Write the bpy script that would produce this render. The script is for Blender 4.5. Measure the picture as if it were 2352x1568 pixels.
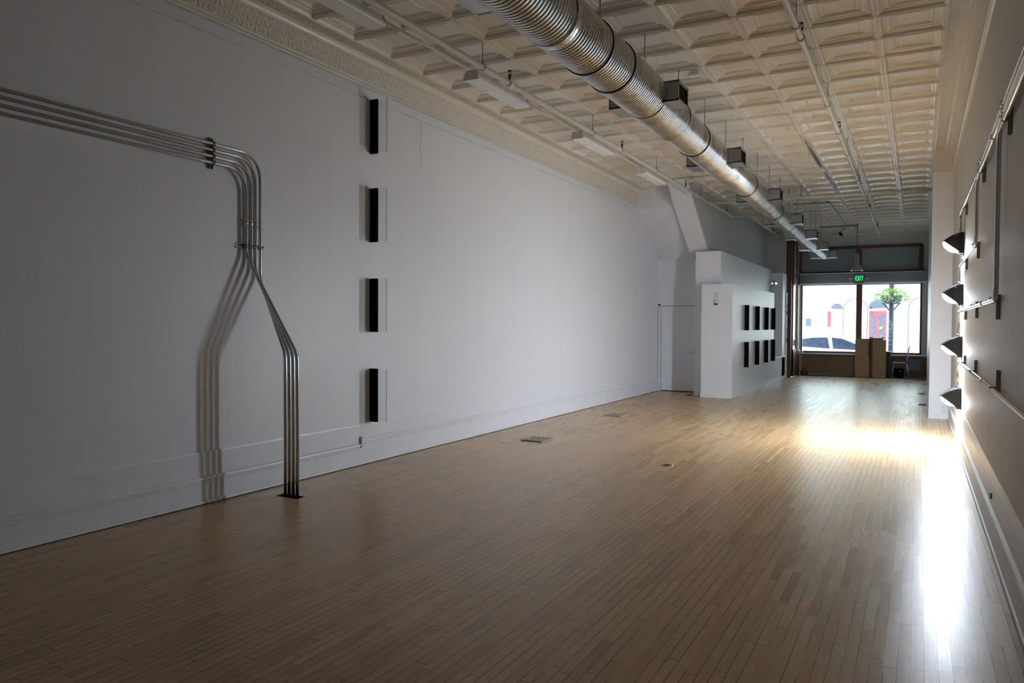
import bpy, math, random
from math import sin, cos, pi, radians, floor
from mathutils import Vector, Matrix
random.seed(7)
for o in list(bpy.data.objects): bpy.data.objects.remove(o, do_unlink=True)
SC = bpy.context.scene
COL = SC.collection

# ------------------------------------------------------------------ camera
cam = bpy.data.cameras.new('camera'); cam.lens = 26.34; cam.sensor_width = 36; cam.clip_start = .05; cam.clip_end = 300
co = bpy.data.objects.new('camera', cam); COL.objects.link(co)
yaw, pitch, roll = .4952, -.0234, .0052
F = Vector((-sin(yaw)*cos(pitch), cos(yaw)*cos(pitch), sin(pitch)))
R0 = Vector((cos(yaw), sin(yaw), 0)); U0 = R0.cross(F)
R = R0*cos(roll)+U0*sin(roll); U = -R0*sin(roll)+U0*cos(roll)
co.matrix_world = Matrix(((R.x, U.x, -F.x, 0), (R.y, U.y, -F.y, 0), (R.z, U.z, -F.z, 1.6), (0, 0, 0, 1)))
SC.camera = co

# ------------------------------------------------------------------ world, sun, exposure
w = bpy.data.worlds.new('sky'); SC.world = w; w.use_nodes = True
nt = w.node_tree; nt.nodes.clear()
bg = nt.nodes.new('ShaderNodeBackground'); ow = nt.nodes.new('ShaderNodeOutputWorld')
bg.inputs[0].default_value = (.70, .84, 1, 1); bg.inputs[1].default_value = 3.1
nt.links.new(bg.outputs[0], ow.inputs[0])
sl = bpy.data.lights.new('sun', 'SUN'); sl.energy = 4.5; sl.angle = .01; sl.color = (1, .95, .87)
so = bpy.data.objects.new('sun', sl); COL.objects.link(so)
so.rotation_euler = (radians(38), 0, radians(-18))     # shines towards +y, on the fronts across the street
so.location = (0, 20, 20)
LAMP = 205.0
SC.view_settings.view_transform = 'Standard'; SC.view_settings.look = 'None'
SC.view_settings.exposure = 1.0; SC.view_settings.gamma = 1; SC.view_settings.use_curve_mapping = False

# ------------------------------------------------------------------ materials
class NT:
    def __init__(s, name):
        s.m = bpy.data.materials.new(name); s.m.use_nodes = True; s.t = s.m.node_tree; s.n = s.t.nodes; s.n.clear()
        s.out = s.n.new('ShaderNodeOutputMaterial')
        s.b = s.n.new('ShaderNodeBsdfPrincipled'); s.l(s.b.outputs[0], s.out.inputs[0])
    def l(s, a, b): s.t.links.new(a, b)
    def node(s, t, **k):
        n = s.n.new(t)
        for a, v in k.items(): setattr(n, a, v)
        return n
    def set(s, sock, v):
        if hasattr(v, 'node'): s.l(v, sock)
        else: sock.default_value = v
    def math(s, op, a, b=0., c=None):
        n = s.node('ShaderNodeMath', operation=op); s.set(n.inputs[0], a); s.set(n.inputs[1], b)
        if c is not None: s.set(n.inputs[2], c)
        return n.outputs[0]
    def coord(s): return s.node('ShaderNodeTexCoord').outputs['Object']
    def mapv(s, v, sc=(1, 1, 1)):
        n = s.node('ShaderNodeMapping'); s.l(v, n.inputs[0]); n.inputs['Scale'].default_value = sc; return n.outputs[0]
    def noise(s, v, scale, detail=4, rough=.55):
        n = s.node('ShaderNodeTexNoise'); s.l(v, n.inputs['Vector']); n.inputs['Scale'].default_value = scale
        n.inputs['Detail'].default_value = detail; n.inputs['Roughness'].default_value = rough; return n.outputs[0]
    def rng(s, f, a, b, c, d):
        n = s.node('ShaderNodeMapRange'); s.l(f, n.inputs[0])
        for i, x in enumerate((a, b, c, d)): n.inputs[i+1].default_value = x
        return n.outputs[0]
    def mix(s, f, a, b, mode='MIX'):
        n = s.node('ShaderNodeMix', data_type='RGBA', blend_type=mode)
        s.set(n.inputs[0], f); s.set(n.inputs[6], a); s.set(n.inputs[7], b); return n.outputs[2]
    def bump(s, h, strength=.3, dist=.01):
        n = s.node('ShaderNodeBump'); s.l(h, n.inputs['Height']); n.inputs['Strength'].default_value = strength
        n.inputs['Distance'].default_value = dist; s.l(n.outputs[0], s.b.inputs['Normal'])
def c4(c): return (c[0], c[1], c[2], 1)

def simple(name, col, rough=.5, metal=0, var=.12, scale=6, bump=0, bscale=40, stretch=(1, 1, 1), coat=0):
    t = NT(name); v = t.coord()
    if name == 'black_plastic': t.b.inputs['Specular IOR Level'].default_value = .08
    n = t.noise(t.mapv(v, stretch), scale)
    dark = [x*(1-var) for x in col]; lite = [min(1, x*(1+var)) for x in col]
    t.set(t.b.inputs['Base Color'], t.mix(t.rng(n, .3, .7, 0, 1), c4(dark), c4(lite)))
    t.b.inputs['Metallic'].default_value = metal
    t.set(t.b.inputs['Roughness'], t.rng(n, .3, .7, rough*.85, min(1, rough*1.15)))
    if coat: t.b.inputs['Coat Weight'].default_value = coat; t.b.inputs['Coat Roughness'].default_value = .1
    if bump: t.bump(t.noise(t.mapv(v, stretch), bscale, 6), bump, .004)
    return t.m

def wall_mat(name, col, rough=.42, vary=.96):
    t = NT(name); v = t.coord()
    a = t.noise(t.mapv(v, (1.5, 1.5, .12)), 5, 5)
    b = t.noise(v, .8, 3)
    c1 = t.mix(t.rng(a, .25, .75, 0, 1), c4([x*vary for x in col]), c4(col))
    t.set(t.b.inputs['Base Color'], t.mix(t.rng(b, .3, .7, 0, .25), c1, c4([col[0]*.95, col[1]*.95, col[2]*.97])))
    t.b.inputs['Roughness'].default_value = rough
    h = t.math('ADD', t.math('MULTIPLY', t.noise(t.mapv(v, (4, 4, .25)), 7, 6), 1.), t.math('MULTIPLY', t.noise(v, 60, 4), .25))
    t.bump(h, .22, .006); return t.m

def tin_mat():
    t = NT('painted_tin'); v = t.coord()
    a = t.noise(v, 1.3, 4); b = t.noise(v, 22, 5)
    base = t.mix(t.rng(a, .35, .65, 0, 1), (.70, .645, .55, 1), (.78, .73, .64, 1))
    t.set(t.b.inputs['Base Color'], t.mix(t.rng(b, .68, .8, 0, .5), base, (.45, .38, .3, 1)))
    t.b.inputs['Roughness'].default_value = .30
    t.b.inputs['Specular IOR Level'].default_value = .6
    vo = t.node('ShaderNodeTexVoronoi'); t.l(v, vo.inputs['Vector']); vo.inputs['Scale'].default_value = 70
    h = t.math('ADD', t.math('MULTIPLY', b, .6), t.math('MULTIPLY', vo.outputs[0], .25))
    t.bump(t.math('ADD', h, t.math('MULTIPLY', t.noise(v, 6, 3), 1.2)), .35, .006); return t.m

def orn_mat(name, ax, period):      # pressed leaf ornament running along y
    t = NT(name); v = t.coord()
    s = t.node('ShaderNodeSeparateXYZ'); t.l(v, s.inputs[0])
    dist = t.math('MULTIPLY', t.noise(v, 25, 3), .05)
    p = t.math('ADD', t.math('MULTIPLY', s.outputs[1], 2*pi/period), t.math('MULTIPLY', dist, 90))
    q = t.math('MULTIPLY', s.outputs[2], 90)
    h = t.math('MULTIPLY', t.math('ABSOLUTE', t.math('SINE', p)), t.math('ADD', 1.2, t.math('SINE', t.math('ADD', q, t.math('MULTIPLY', t.math('COSINE', p), 1.6)))))
    t.set(t.b.inputs['Base Color'], t.mix(t.rng(t.noise(v, 9, 4), .3, .7, 0, 1), (.70, .65, .555, 1), (.78, .73, .64, 1)))
    t.b.inputs['Roughness'].default_value = .38
    t.bump(t.math('ADD', h, t.math('MULTIPLY', t.noise(v, 60, 4), 2.2)), .6, .009); return t.m

def floor_mat():
    t = NT('maple_strip_floor'); v = t.coord()
    s = t.node('ShaderNodeSeparateXYZ'); t.l(v, s.inputs[0])
    W, L = .0572, 1.05
    u = t.math('DIVIDE', s.outputs[0], W); row = t.math('FLOOR', u); fu = t.math('FRACT', u)
    wn = t.node('ShaderNodeTexWhiteNoise', noise_dimensions='1D'); t.l(row, wn.inputs['W'])
    wn2 = t.node('ShaderNodeTexWhiteNoise', noise_dimensions='1D'); t.l(t.math('ADD', row, 77.3), wn2.inputs['W'])
    ll = t.math('ADD', .55, t.math('MULTIPLY', wn2.outputs[0], .9))
    vv = t.math('ADD', t.math('DIVIDE', s.outputs[1], ll), t.math('MULTIPLY', wn.outputs[0], 13.7))
    cell = t.math('FLOOR', vv); fv = t.math('FRACT', vv)
    cmb = t.node('ShaderNodeCombineXYZ'); t.l(row, cmb.inputs[0]); t.l(cell, cmb.inputs[1])
    wc = t.node('ShaderNodeTexWhiteNoise', noise_dimensions='3D'); t.l(cmb.outputs[0], wc.inputs['Vector'])
    ramp = t.node('ShaderNodeValToRGB'); t.l(wc.outputs[0], ramp.inputs[0])
    e = ramp.color_ramp.elements; e[0].position = 0; e[0].color = (.57, .34, .155, 1); e[1].position = 1; e[1].color = (.72, .475, .235, 1)
    x = e.new(.5); x.color = (.67, .42, .20, 1)
    # grain drifts from board to board
    off = t.node('ShaderNodeVectorMath', operation='ADD'); t.l(t.mapv(v, (9, .8, 1)), off.inputs[0]); t.l(wc.outputs[1], off.inputs[1])
    g = t.noise(off.outputs[0], 6, 6, .62)
    colr = t.mix(t.rng(g, .3, .72, 0, .4), ramp.outputs[0], (.30, .20, .115, 1))
    big = t.noise(v, .7, 4)
    colr = t.mix(t.rng(big, .45, .75, 0, .25), colr, (.26, .17, .09, 1))
    st = t.noise(t.mapv(v, (5, .5, 1)), 3.2, 3, .5)
    colr = t.mix(t.rng(st, .68, .8, 0, .4), colr, (.12, .09, .065, 1))
    e1 = t.math('MINIMUM', fu, t.math('SUBTRACT', 1., fu))
    gapw = t.math('ADD', .010, t.math('MULTIPLY', t.noise(t.mapv(v, (17.5, 1.1, 1)), 1.3, 2), .048))
    gu = t.math('LESS_THAN', e1, t.math('MULTIPLY', gapw, t.math('GREATER_THAN', t.noise(t.mapv(v, (17.5, .7, 1)), 1., 2), .43)))
    gu0 = t.math('LESS_THAN', e1, .011)
    gv = t.math('LESS_THAN', t.math('MULTIPLY', t.math('MINIMUM', fv, t.math('SUBTRACT', 1., fv)), ll), .0022)
    gap = t.math('MAXIMUM', gu, gv)
    colr = t.mix(t.math('MULTIPLY', gu0, .32), colr, (.12, .08, .05, 1))
    colr = t.mix(t.math('MULTIPLY', gap, .95), colr, (.035, .025, .018, 1))
    t.set(t.b.inputs['Base Color'], colr)
    t.set(t.b.inputs['Roughness'], t.math('ADD', .265, t.math('MULTIPLY', wc.outputs[0], .05)))
    t.b.inputs['Specular IOR Level'].default_value = .30
    h = t.math('SUBTRACT', t.math('ADD', t.math('MULTIPLY', wc.outputs[0], .35), t.math('MULTIPLY', g, .18)), t.math('MULTIPLY', gap, 1.2))
    h = t.math('ADD', h, t.math('MULTIPLY', t.noise(t.mapv(v, (5, 2, 1)), 1.6, 2), .5))
    t.bump(h, .32, .0022); return t.m

def metal(name, col, rough, var=.1, scale=12, bump=.05):
    return simple(name, col, rough, 1, var, scale, bump, 60)

def wood(name, c1, c2, sc=(1, 1, 8), rough=.45):
    t = NT(name); v = t.coord()
    g = t.noise(t.mapv(v, sc), 5, 6, .6)
    t.set(t.b.inputs['Base Color'], t.mix(t.rng(g, .3, .7, 0, 1), c4(c1), c4(c2)))
    t.b.inputs['Roughness'].default_value = rough; t.bump(g, .15, .003); return t.m

def emis(name, col, strength):
    t = NT(name); e = t.node('ShaderNodeEmission')
    n = t.noise(t.coord(), 8)
    t.set(e.inputs[0], t.mix(t.rng(n, .3, .7, 0, 1), c4(col), c4([x*.97 for x in col]))); e.inputs[1].default_value = strength
    t.l(e.outputs[0], t.out.inputs[0]); return t.m

def glass_mat(name, tint=(.96, .98, .98), refl=.06, edge=False):
    t = NT(name)
    tr = t.node('ShaderNodeBsdfTransparent'); tr.inputs[0].default_value = c4(tint)
    gl = t.node('ShaderNodeBsdfGlossy'); gl.inputs['Roughness'].default_value = .02
    lw = t.node('ShaderNodeLayerWeight'); lw.inputs[0].default_value = .25
    mx = t.node('ShaderNodeMixShader'); t.l(t.rng(lw.outputs['Fresnel'], 0, 1, refl*.6, .5), mx.inputs[0])
    t.l(tr.outputs[0], mx.inputs[1]); t.l(gl.outputs[0], mx.inputs[2]); t.l(mx.outputs[0], t.out.inputs[0]); return t.m

M = dict(
 wall=wall_mat('white_wall_paint', (.785, .80, .845)), wall_r=wall_mat('right_wall_paint', (.70, .672, .64), .6, .86),
 wallg=wall_mat('grey_wall_paint', (.55, .56, .575)), white=simple('white_trim_paint', (.77, .785, .83), .35, var=.03, bump=.1, bscale=20),
 tin=tin_mat(), orn=orn_mat('leaf_ornament', 1, .105), frieze=orn_mat('reeded_frieze', 1, .045),
 floor=floor_mat(), duct=metal('galvanized_duct', (.54, .54, .535), .29, .14, 3.5, .05),
 galv=metal('galvanized_sheet', (.40, .41, .41), .38, .1, 9), cond=metal('conduit_steel', (.60, .62, .65), .22, .06, 30, .02),
 strut=simple('strut_steel', (.36, .355, .34), .5, .5), dark=simple('dark_metal', (.03, .03, .032), .45, .6),
 black=simple('black_plastic', (.005, .005, .0055), .8, var=.1), pipe=simple('cream_pipe_paint', (.68, .65, .58), .38, var=.06, bump=.1),
 fix=simple('fixture_enamel', (.68, .68, .66), .35, var=.03), lens=simple('frosted_lens', (.80, .80, .80), .3, var=.02),
 bronze=simple('lamp_housing', (.035, .034, .036), .42, .4, var=.1), emit=emis('led_lens', (.78, .89, 1), LAMP),
 brown=wood('stained_wood', (.075, .028, .014), (.13, .052, .026)), ply=wood('plywood', (.30, .165, .075), (.42, .245, .12), (1, 1, 5)),
 ply2=wood('wall_panel_wood', (.20, .10, .045), (.28, .15, .07), (.6, 1, 4)), redw=wood('red_wood', (.12, .025, .015), (.17, .04, .02)),
 blue=simple('transom_panel', (.26, .285, .30), .5, var=.08, scale=2), beam=simple('shutter_box_paint', (.24, .265, .29), .45, var=.15, scale=1.2),
 acr=glass_mat('clear_acrylic', (.97, .98, .98), .05), acre=simple('acrylic_edge', (.10, .11, .12), .2, var=.1),
 glass=glass_mat('window_glass', (.90, .96, .95), .05), chrome=metal('chrome', (.75, .75, .76), .12, .03, 10, .0),
 exitg=emis('exit_green', (.03, .8, .2), .8), exitb=simple('exit_face', (.20, .20, .19), .4, var=.05),
 led=emis('status_led', (1, .95, .85), 3),
 concrete=simple('sidewalk_concrete', (.62, .61, .60), .8, var=.06, bump=.2), asphalt=simple('asphalt', (.34, .34, .35), .85, var=.1, bump=.3),
 fac=simple('pale_facade', (.86, .84, .80), .8, var=.02, scale=2), fac2=simple('brick_cornice', (.55, .30, .25), .8, var=.2, scale=9),
 red=simple('red_door_paint', (.45, .045, .065), .4, var=.05), wind=simple('dark_window', (.07, .085, .11), .3, var=.2),
 carw=simple('car_white', (.82, .83, .85), .2, var=.02, coat=.6), carg=simple('car_glass', (.02, .03, .06), .3, var=.3),
 tyre=simple('tyre_rubber', (.03, .03, .033), .8, var=.1), leaf=simple('leaf_green', (.16, .34, .06), .6, var=.45, scale=14),
 flower=simple('flower_pink', (.70, .18, .22), .6, var=.3, scale=20), post=simple('post_paint', (.012, .018, .032), .4, var=.1),
 grey=simple('grey_plastic', (.30, .31, .32), .5, var=.06), plate=simple('plate_plastic', (.62, .62, .60), .4, var=.03),
 chairp=simple('chair_shell', (.32, .30, .36), .25, .3, var=.05), oak=simple('vent_wood', (.36, .30, .22), .5, var=.15, stretch=(1, 8, 1)),
 lett=None, bin=simple('bin_green_grey', (.16, .19, .19), .6, var=.08),
 crack=simple('plaster_crack', (.30, .28, .26), .9, var=.3, scale=30), kick=simple('dark_gap', (.02, .018, .016), .9, var=.2),
 grate=metal('grate_steel', (.30, .33, .46), .35, .1), orange=simple('amber_knob', (.85, .45, .05), .4, var=.1),
 rubber=simple('mat_blue_black', (.03, .035, .06), .6, var=.15))

def vinyl():
    t = NT('white_vinyl'); d = t.node('ShaderNodeBsdfDiffuse'); tr = t.node('ShaderNodeBsdfTranslucent'); mx = t.node('ShaderNodeMixShader')
    t.l(t.mix(t.rng(t.noise(t.coord(), 8), .3, .7, 0, 1), (.85, .86, .9, 1), (.9, .9, .92, 1)), d.inputs[0]); tr.inputs[0].default_value = (.85, .87, .92, 1); mx.inputs[0].default_value = .6
    t.l(d.outputs[0], mx.inputs[1]); t.l(tr.outputs[0], mx.inputs[2]); t.l(mx.outputs[0], t.out.inputs[0]); return t.m
M['lett'] = vinyl()

# ------------------------------------------------------------------ mesh builder
class MB:
    def __init__(s): s.v = []; s.f = []; s.mi = []; s.sm = []
    def add(s, vs, fs, mi=0, sm=False):
        b = len(s.v); s.v += [tuple(v) for v in vs]
        for f in fs: s.f.append([b+i for i in f]); s.mi.append(mi); s.sm.append(sm)
        return s
    def box(s, x0, x1, y0, y1, z0, z1, mi=0, bev=0):
        if bev:
            b = bev; P = []
            # chamfered box: three nested shells of points
            for sx in (0, 1):
                for sy in (0, 1):
                    for sz in (0, 1):
                        X = (x0, x1)[sx]; Y = (y0, y1)[sy]; Z = (z0, z1)[sz]; ax = b if sx == 0 else -b; ay = b if sy == 0 else -b; az = b if sz == 0 else -b
                        P += [(X, Y+ay, Z+az), (X+ax, Y, Z+az), (X+ax, Y+ay, Z)]
            def i(sx, sy, sz, k): return (sx*4+sy*2+sz)*3+k
            fs = [[i(0, 0, 0, 0), i(0, 0, 1, 0), i(0, 1, 1, 0), i(0, 1, 0, 0)], [i(1, 0, 0, 0), i(1, 1, 0, 0), i(1, 1, 1, 0), i(1, 0, 1, 0)],
                  [i(0, 0, 0, 1), i(1, 0, 0, 1), i(1, 0, 1, 1), i(0, 0, 1, 1)], [i(0, 1, 0, 1), i(0, 1, 1, 1), i(1, 1, 1, 1), i(1, 1, 0, 1)],
                  [i(0, 0, 0, 2), i(0, 1, 0, 2), i(1, 1, 0, 2), i(1, 0, 0, 2)], [i(0, 0, 1, 2), i(1, 0, 1, 2), i(1, 1, 1, 2), i(0, 1, 1, 2)]]
            for a in (0, 1):
                for c in (0, 1):
                    fs.append([i(a, c, 0, 0), i(a, c, 1, 0), i(a, c, 1, 1), i(a, c, 0, 1)])
                    fs.append([i(a, 0, c, 0), i(a, 1, c, 0), i(a, 1, c, 2), i(a, 0, c, 2)])
                    fs.append([i(0, a, c, 1), i(1, a, c, 1), i(1, a, c, 2), i(0, a, c, 2)])
                    for d in (0, 1): fs.append([i(a, c, d, 0), i(a, c, d, 1), i(a, c, d, 2)])
            return s.add(P, fs, mi)
        V = [(x0, y0, z0), (x1, y0, z0), (x1, y1, z0), (x0, y1, z0), (x0, y0, z1), (x1, y0, z1), (x1, y1, z1), (x0, y1, z1)]
        return s.add(V, [[0, 3, 2, 1], [4, 5, 6, 7], [0, 1, 5, 4], [1, 2, 6, 5], [2, 3, 7, 6], [3, 0, 4, 7]], mi)
    def prism(s, poly, a0, a1, axis='y', mi=0, sm=False, cap=True):
        """poly: 2D points; axis x: (y,z); axis y: (x,z); axis z: (x,y)"""
        n = len(poly)
        def P(p, a): return {'x': (a, p[0], p[1]), 'y': (p[0], a, p[1]), 'z': (p[0], p[1], a)}[axis]
        V = [P(p, a0) for p in poly]+[P(p, a1) for p in poly]
        b = len(s.v); s.v += V
        for i in range(n):
            j = (i+1) % n; s.f.append([b+i, b+j, b+n+j, b+n+i]); s.mi.append(mi); s.sm.append(sm)
        if cap:
            s.f.append([b+i for i in reversed(range(n))]); s.mi.append(mi); s.sm.append(False)
            s.f.append([b+n+i for i in range(n)]); s.mi.append(mi); s.sm.append(False)
        return s
    def strip(s, prof, y0, y1, mi=0, sm=False, n=1):      # open profile (x,z) swept along y
        b = len(s.v); k = len(prof)
        for j in range(n+1):
            y = y0+(y1-y0)*j/n; s.v += [(p[0], y, p[1]) for p in prof]
        for j in range(n):
            for i in range(k-1):
                s.f.append([b+j*k+i, b+j*k+i+1, b+(j+1)*k+i+1, b+(j+1)*k+i]); s.mi.append(mi); s.sm.append(sm)
        return s
    def tube(s, pts, r, seg=12, mi=0, cap=True, closed=False):
        pts = [Vector(p) for p in pts]; n = len(pts); rr = r if isinstance(r, (list, tuple)) else [r]*n
        T = []
        for i in range(n):
            a = pts[(i-1) % n] if (i or closed) else pts[0]; c = pts[(i+1) % n] if (i < n-1 or closed) else pts[-1]
            T.append((c-a).normalized())
        up = Vector((0, 0, 1)) if abs(T[0].z) < .9 else Vector((1, 0, 0))
        nrm = T[0].cross(up).normalized(); b = len(s.v)
        for i in range(n):
            nrm = (nrm-T[i]*nrm.dot(T[i])).normalized(); bn = T[i].cross(nrm)
            for k in range(seg):
                a = 2*pi*k/seg; s.v.append(tuple(pts[i]+(nrm*cos(a)+bn*sin(a))*rr[i]))
        m = n if closed else n-1
        for i in range(m):
            for k in range(seg):
                k2 = (k+1) % seg; j = (i+1) % n
                s.f.append([b+i*seg+k, b+i*seg+k2, b+j*seg+k2, b+j*seg+k]); s.mi.append(mi); s.sm.append(True)
        if cap and not closed:
            s.f.append([b+k for k in reversed(range(seg))]); s.mi.append(mi); s.sm.append(False)
            s.f.append([b+(n-1)*seg+k for k in range(seg)]); s.mi.append(mi); s.sm.append(False)
        return s
    def ring(s, c, R_, r, axis='y', seg=24, mi=0):
        P = []
        for k in range(seg):
            a = 2*pi*k/seg; u, v = R_*cos(a), R_*sin(a)
            P.append({'x': (c[0], c[1]+u, c[2]+v), 'y': (c[0]+u, c[1], c[2]+v), 'z': (c[0]+u, c[1]+v, c[2])}[axis])
        return s.tube(P, r, 6, mi, closed=True)
    def lathe(s, prof, c=(0, 0, 0), seg=24, mi=0):        # prof (r, z) about z
        b = len(s.v); n = len(prof)
        for r_, z in prof:
            for k in range(seg): a = 2*pi*k/seg; s.v.append((c[0]+r_*cos(a), c[1]+r_*sin(a), c[2]+z))
        for i in range(n-1):
            for k in range(seg):
                k2 = (k+1) % seg; s.f.append([b+i*seg+k, b+i*seg+k2, b+(i+1)*seg+k2, b+(i+1)*seg+k]); s.mi.append(mi); s.sm.append(True)
        return s
    def xform(s, mat):
        s.v = [tuple(mat @ Vector(v)) for v in s.v]; return s
    def build(s, name, mats, parent=None, loc=None):
        me = bpy.data.meshes.new(name)
        vs = s.v
        if loc is not None: vs = [(v[0]-loc[0], v[1]-loc[1], v[2]-loc[2]) for v in vs]
        me.from_pydata(vs, [], s.f)
        if not isinstance(mats, (list, tuple)): mats = [mats]
        for m in mats: me.materials.append(M[m])
        me.polygons.foreach_set('material_index', s.mi); me.polygons.foreach_set('use_smooth', s.sm); me.update()
        o = bpy.data.objects.new(name, me); COL.objects.link(o)
        if parent: o.parent = parent
        elif loc is not None: o.location = loc
        return o
def tag(o, label, cat, group=None, kind=None):
    o['label'] = label; o['category'] = cat
    if group: o['group'] = group
    if kind: o['kind'] = kind
    return o
def struct(mb, name, mats, label, cat, parent=None):
    o = mb.build(name, mats, parent); o['kind'] = 'structure'; o['label'] = label
    if not parent: o['category'] = cat
    return o
def thing(name, label, cat, loc=(0, 0, 0), group=None):
    o = bpy.data.objects.new(name, None); COL.objects.link(o); o.location = loc; o.empty_display_size = .1
    return tag(o, label, cat, group)
def copy_tree(o, loc, label, group=None):
    c = o.copy(); COL.objects.link(c); c.location = loc; c['label'] = label
    if group: c['group'] = group
    for ch in o.children:
        d = ch.copy(); COL.objects.link(d); d.parent = c
        for g in ch.children:
            e = g.copy(); COL.objects.link(e); e.parent = d
    return c
def arc(p0, p1, p2, r, n=8):
    """points of a rounded corner at p1"""
    p0, p1, p2 = Vector(p0), Vector(p1), Vector(p2); a = (p0-p1).normalized(); b = (p2-p1).normalized()
    th = a.angle(b); d = r/math.tan(th/2); d = min(d, (p0-p1).length*.95, (p2-p1).length*.95); r = d*math.tan(th/2)
    c = p1+(a+b).normalized()*(r/sin(th/2)); s0 = (p1+a*d)-c; s1 = (p1+b*d)-c; tot = s0.angle(s1); out = []
    for i in range(n+1):
        t = i/n; out.append(c+(s0*sin((1-t)*tot)+s1*sin(t*tot))/sin(tot))
    return out
def route(pts, r=.1, n=8):
    out = [Vector(pts[0])]
    for i in range(1, len(pts)-1): out += arc(pts[i-1], pts[i], pts[i+1], r, n)
    out.append(Vector(pts[-1])); return out

# ================================================================== THE SHELL
XL, XR, H = -5.52, .525, 4.56
YB, YF = -3.0, 26.0
# floor with the rectangular cut where the conduits go down
hx0, hx1, hy0, hy1 = -5.20, -4.93, 5.03, 5.14
f = MB()
for a in ((-5.7, hx0, YB, 25.1), (hx1, .7, YB, 25.1), (hx0, hx1, YB, hy0), (hx0, hx1, hy1, 25.1)):
    f.add([(a[0], a[2], 0), (a[1], a[2], 0), (a[1], a[3], 0), (a[0], a[3], 0)], [[0, 1, 2, 3]])
f.add([(hx0, hy0, 0), (hx1, hy0, 0), (hx1, hy1, 0), (hx0, hy1, 0), (hx0, hy0, -.3), (hx1, hy0, -.3), (hx1, hy1, -.3), (hx0, hy1, -.3)],
      [[0, 1, 5, 4], [1, 2, 6, 5], [2, 3, 7, 6], [3, 0, 4, 7], [4, 5, 6, 7]], 1)
f.add([(-5.7, 25.1, -.02), (.7, 25.1, -.02), (.7, 26.1, -.02), (-5.7, 26.1, -.02)], [[0, 1, 2, 3]], 1)
struct(f, 'floor', ['floor', 'kick'], 'worn maple strip floor running the length of the room', 'floor')

# pressed tin ceiling
TX, TY, X0, Y0 = .605, .619, .216-9*.605, 7.40
rings = [(0, .003), (.004, -.005), (.009, -.005), (.012, .001), (.022, .001), (.025, -.006), (.032, -.006), (.038, .004), (.050, .016), (.068, .024), (.074, .024), (.077, .028), (.100, .031), (.112, .031), (.120, .027), (.126, .033), (.140, .033), (.143, .038), (.160, .038), (.163, .034), (.170, .038)]
c = MB()
ny0 = int(floor((YB-Y0)/TY)); ny1 = 28
for i in range(9):
    for j in range(ny0, ny1):
        xa, xb, ya, yb = X0+i*TX, X0+(i+1)*TX, Y0+j*TY, Y0+(j+1)*TY
        if yb > 16.6 and xb < -4.4: continue
        V = []
        for d, z in rings:
            V += [(xa+d, ya+d, H+z), (xb-d, ya+d, H+z), (xb-d, yb-d, H+z), (xa+d, yb-d, H+z)]
        Fs = []
        for k in range(len(rings)-1):
            for q in range(4):
                q2 = (q+1) % 4; Fs.append([k*4+q, k*4+q2, k*4+4+q2, k*4+4+q])
        k = (len(rings)-1)*4; Fs.append([k, k+1, k+2, k+3]); c.add(V, Fs)
ye = Y0+ny1*TY
# boarded strip between the tin and the shop front
for k in range(30):
    x = -4.2+k*.155; c.box(x+.004, x+.151, ye, 25.5, H-.004, H+.01)
c.prism([(24.99, H+.01), (25.45, H), (25.7, H-.05), (26.05, H-.10), (26.05, H+.02)], -4.3, .7, 'x')
c.box(-5.9, .9, YB-.2, 26.3, H+.085, H+.3)  # unseen slab added above the tin to stop light leaking in
c.box(X0-.3, X0, YB-.1, 17.7, H, H+.09); c.box(.216, .7, YB-.1, 26.1, H, H+.09)
struct(c, 'ceiling', ['tin'], 'cream painted pressed tin ceiling of square coffers', 'ceiling')

# walls
m = MB(); m.box(XL-.2, XL, YB-.2, 17.9, 0, 4.14); m.box(XL-.2, XL-.012, YB-.2, 17.9, 4.14, H+.1)
struct(m, 'wall_left', 'wall', 'long white wall on the left carrying the column of black fins', 'wall')
m = MB(); m.box(XR, XR+.2, YB-.2, 15.6, 0, H+.1)
struct(m, 'wall_right', 'wall_r', 'long right wall carrying the four wall lamps', 'wall')
m = MB(); m.box(XL-.2, XR+.2, YB-.2, YB, 0, H+.1)
struct(m, 'wall_back', 'wall', 'plain wall behind the viewer', 'wall')
m = MB(); m.box(.205, XR+.1, 14.89, 15.5, .002, H+.05); m.box(.202, XR+.1, 14.886, 15.5, 0, .44); m.box(.197, XR, 14.87, 15.5, 0, .02)
struct(m, 'wall_pillar', 'white', 'white pillar standing out behind the wall lamps', 'pillar')
m = MB(); m.box(.205, XR, 14.62, 14.892, 4.20, H+.02)
struct(m, 'trim_1', 'tin', 'boxed end of the right cornice above the pillar', 'trim')
m = MB(); m.box(.28, .6, 15.3, 26.3, 0, H+.1)
struct(m, 'wall_front_right', 'wallg', 'side wall between the pillar and the shop window', 'wall')

# back wall with door, bulkhead and sloping stair soffit
m = MB(); m.box(-5.7, -5.475, 17.66, 17.85, 0, H+.1); m.box(-5.475, -4.3, 17.66, 17.85, 2.08, H+.1); m.box(-4.56, -4.2, 17.66, 17.85, 0, 2.08)
m.box(-5.475, -4.56, 17.80, 17.85, 0, 2.08)
m.prism([(15.95, H+.05), (15.95, 4.15), (17.66, 3.15), (17.7, 3.15), (17.7, H+.05)], XL-.005, -4.62, 'x')
struct(m, 'wall_door', 'wall', 'short white cross wall holding the narrow door', 'wall')
m = MB(); m.prism([(15.25, H+.05), (17.2, 3.2), (17.8, 3.2), (17.8, H+.05)], -4.62, -4.2, 'x')
struct(m, 'wall_stair', 'wall', 'sloping white stair soffit above the cross wall', 'wall')
m = MB(); m.tube([(-4.625, 15.6, 4.32), (-4.63, 16.3, 3.86), (-4.625, 17.1, 3.3), (-4.63, 17.3, 3.15)], .012, 6)
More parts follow.
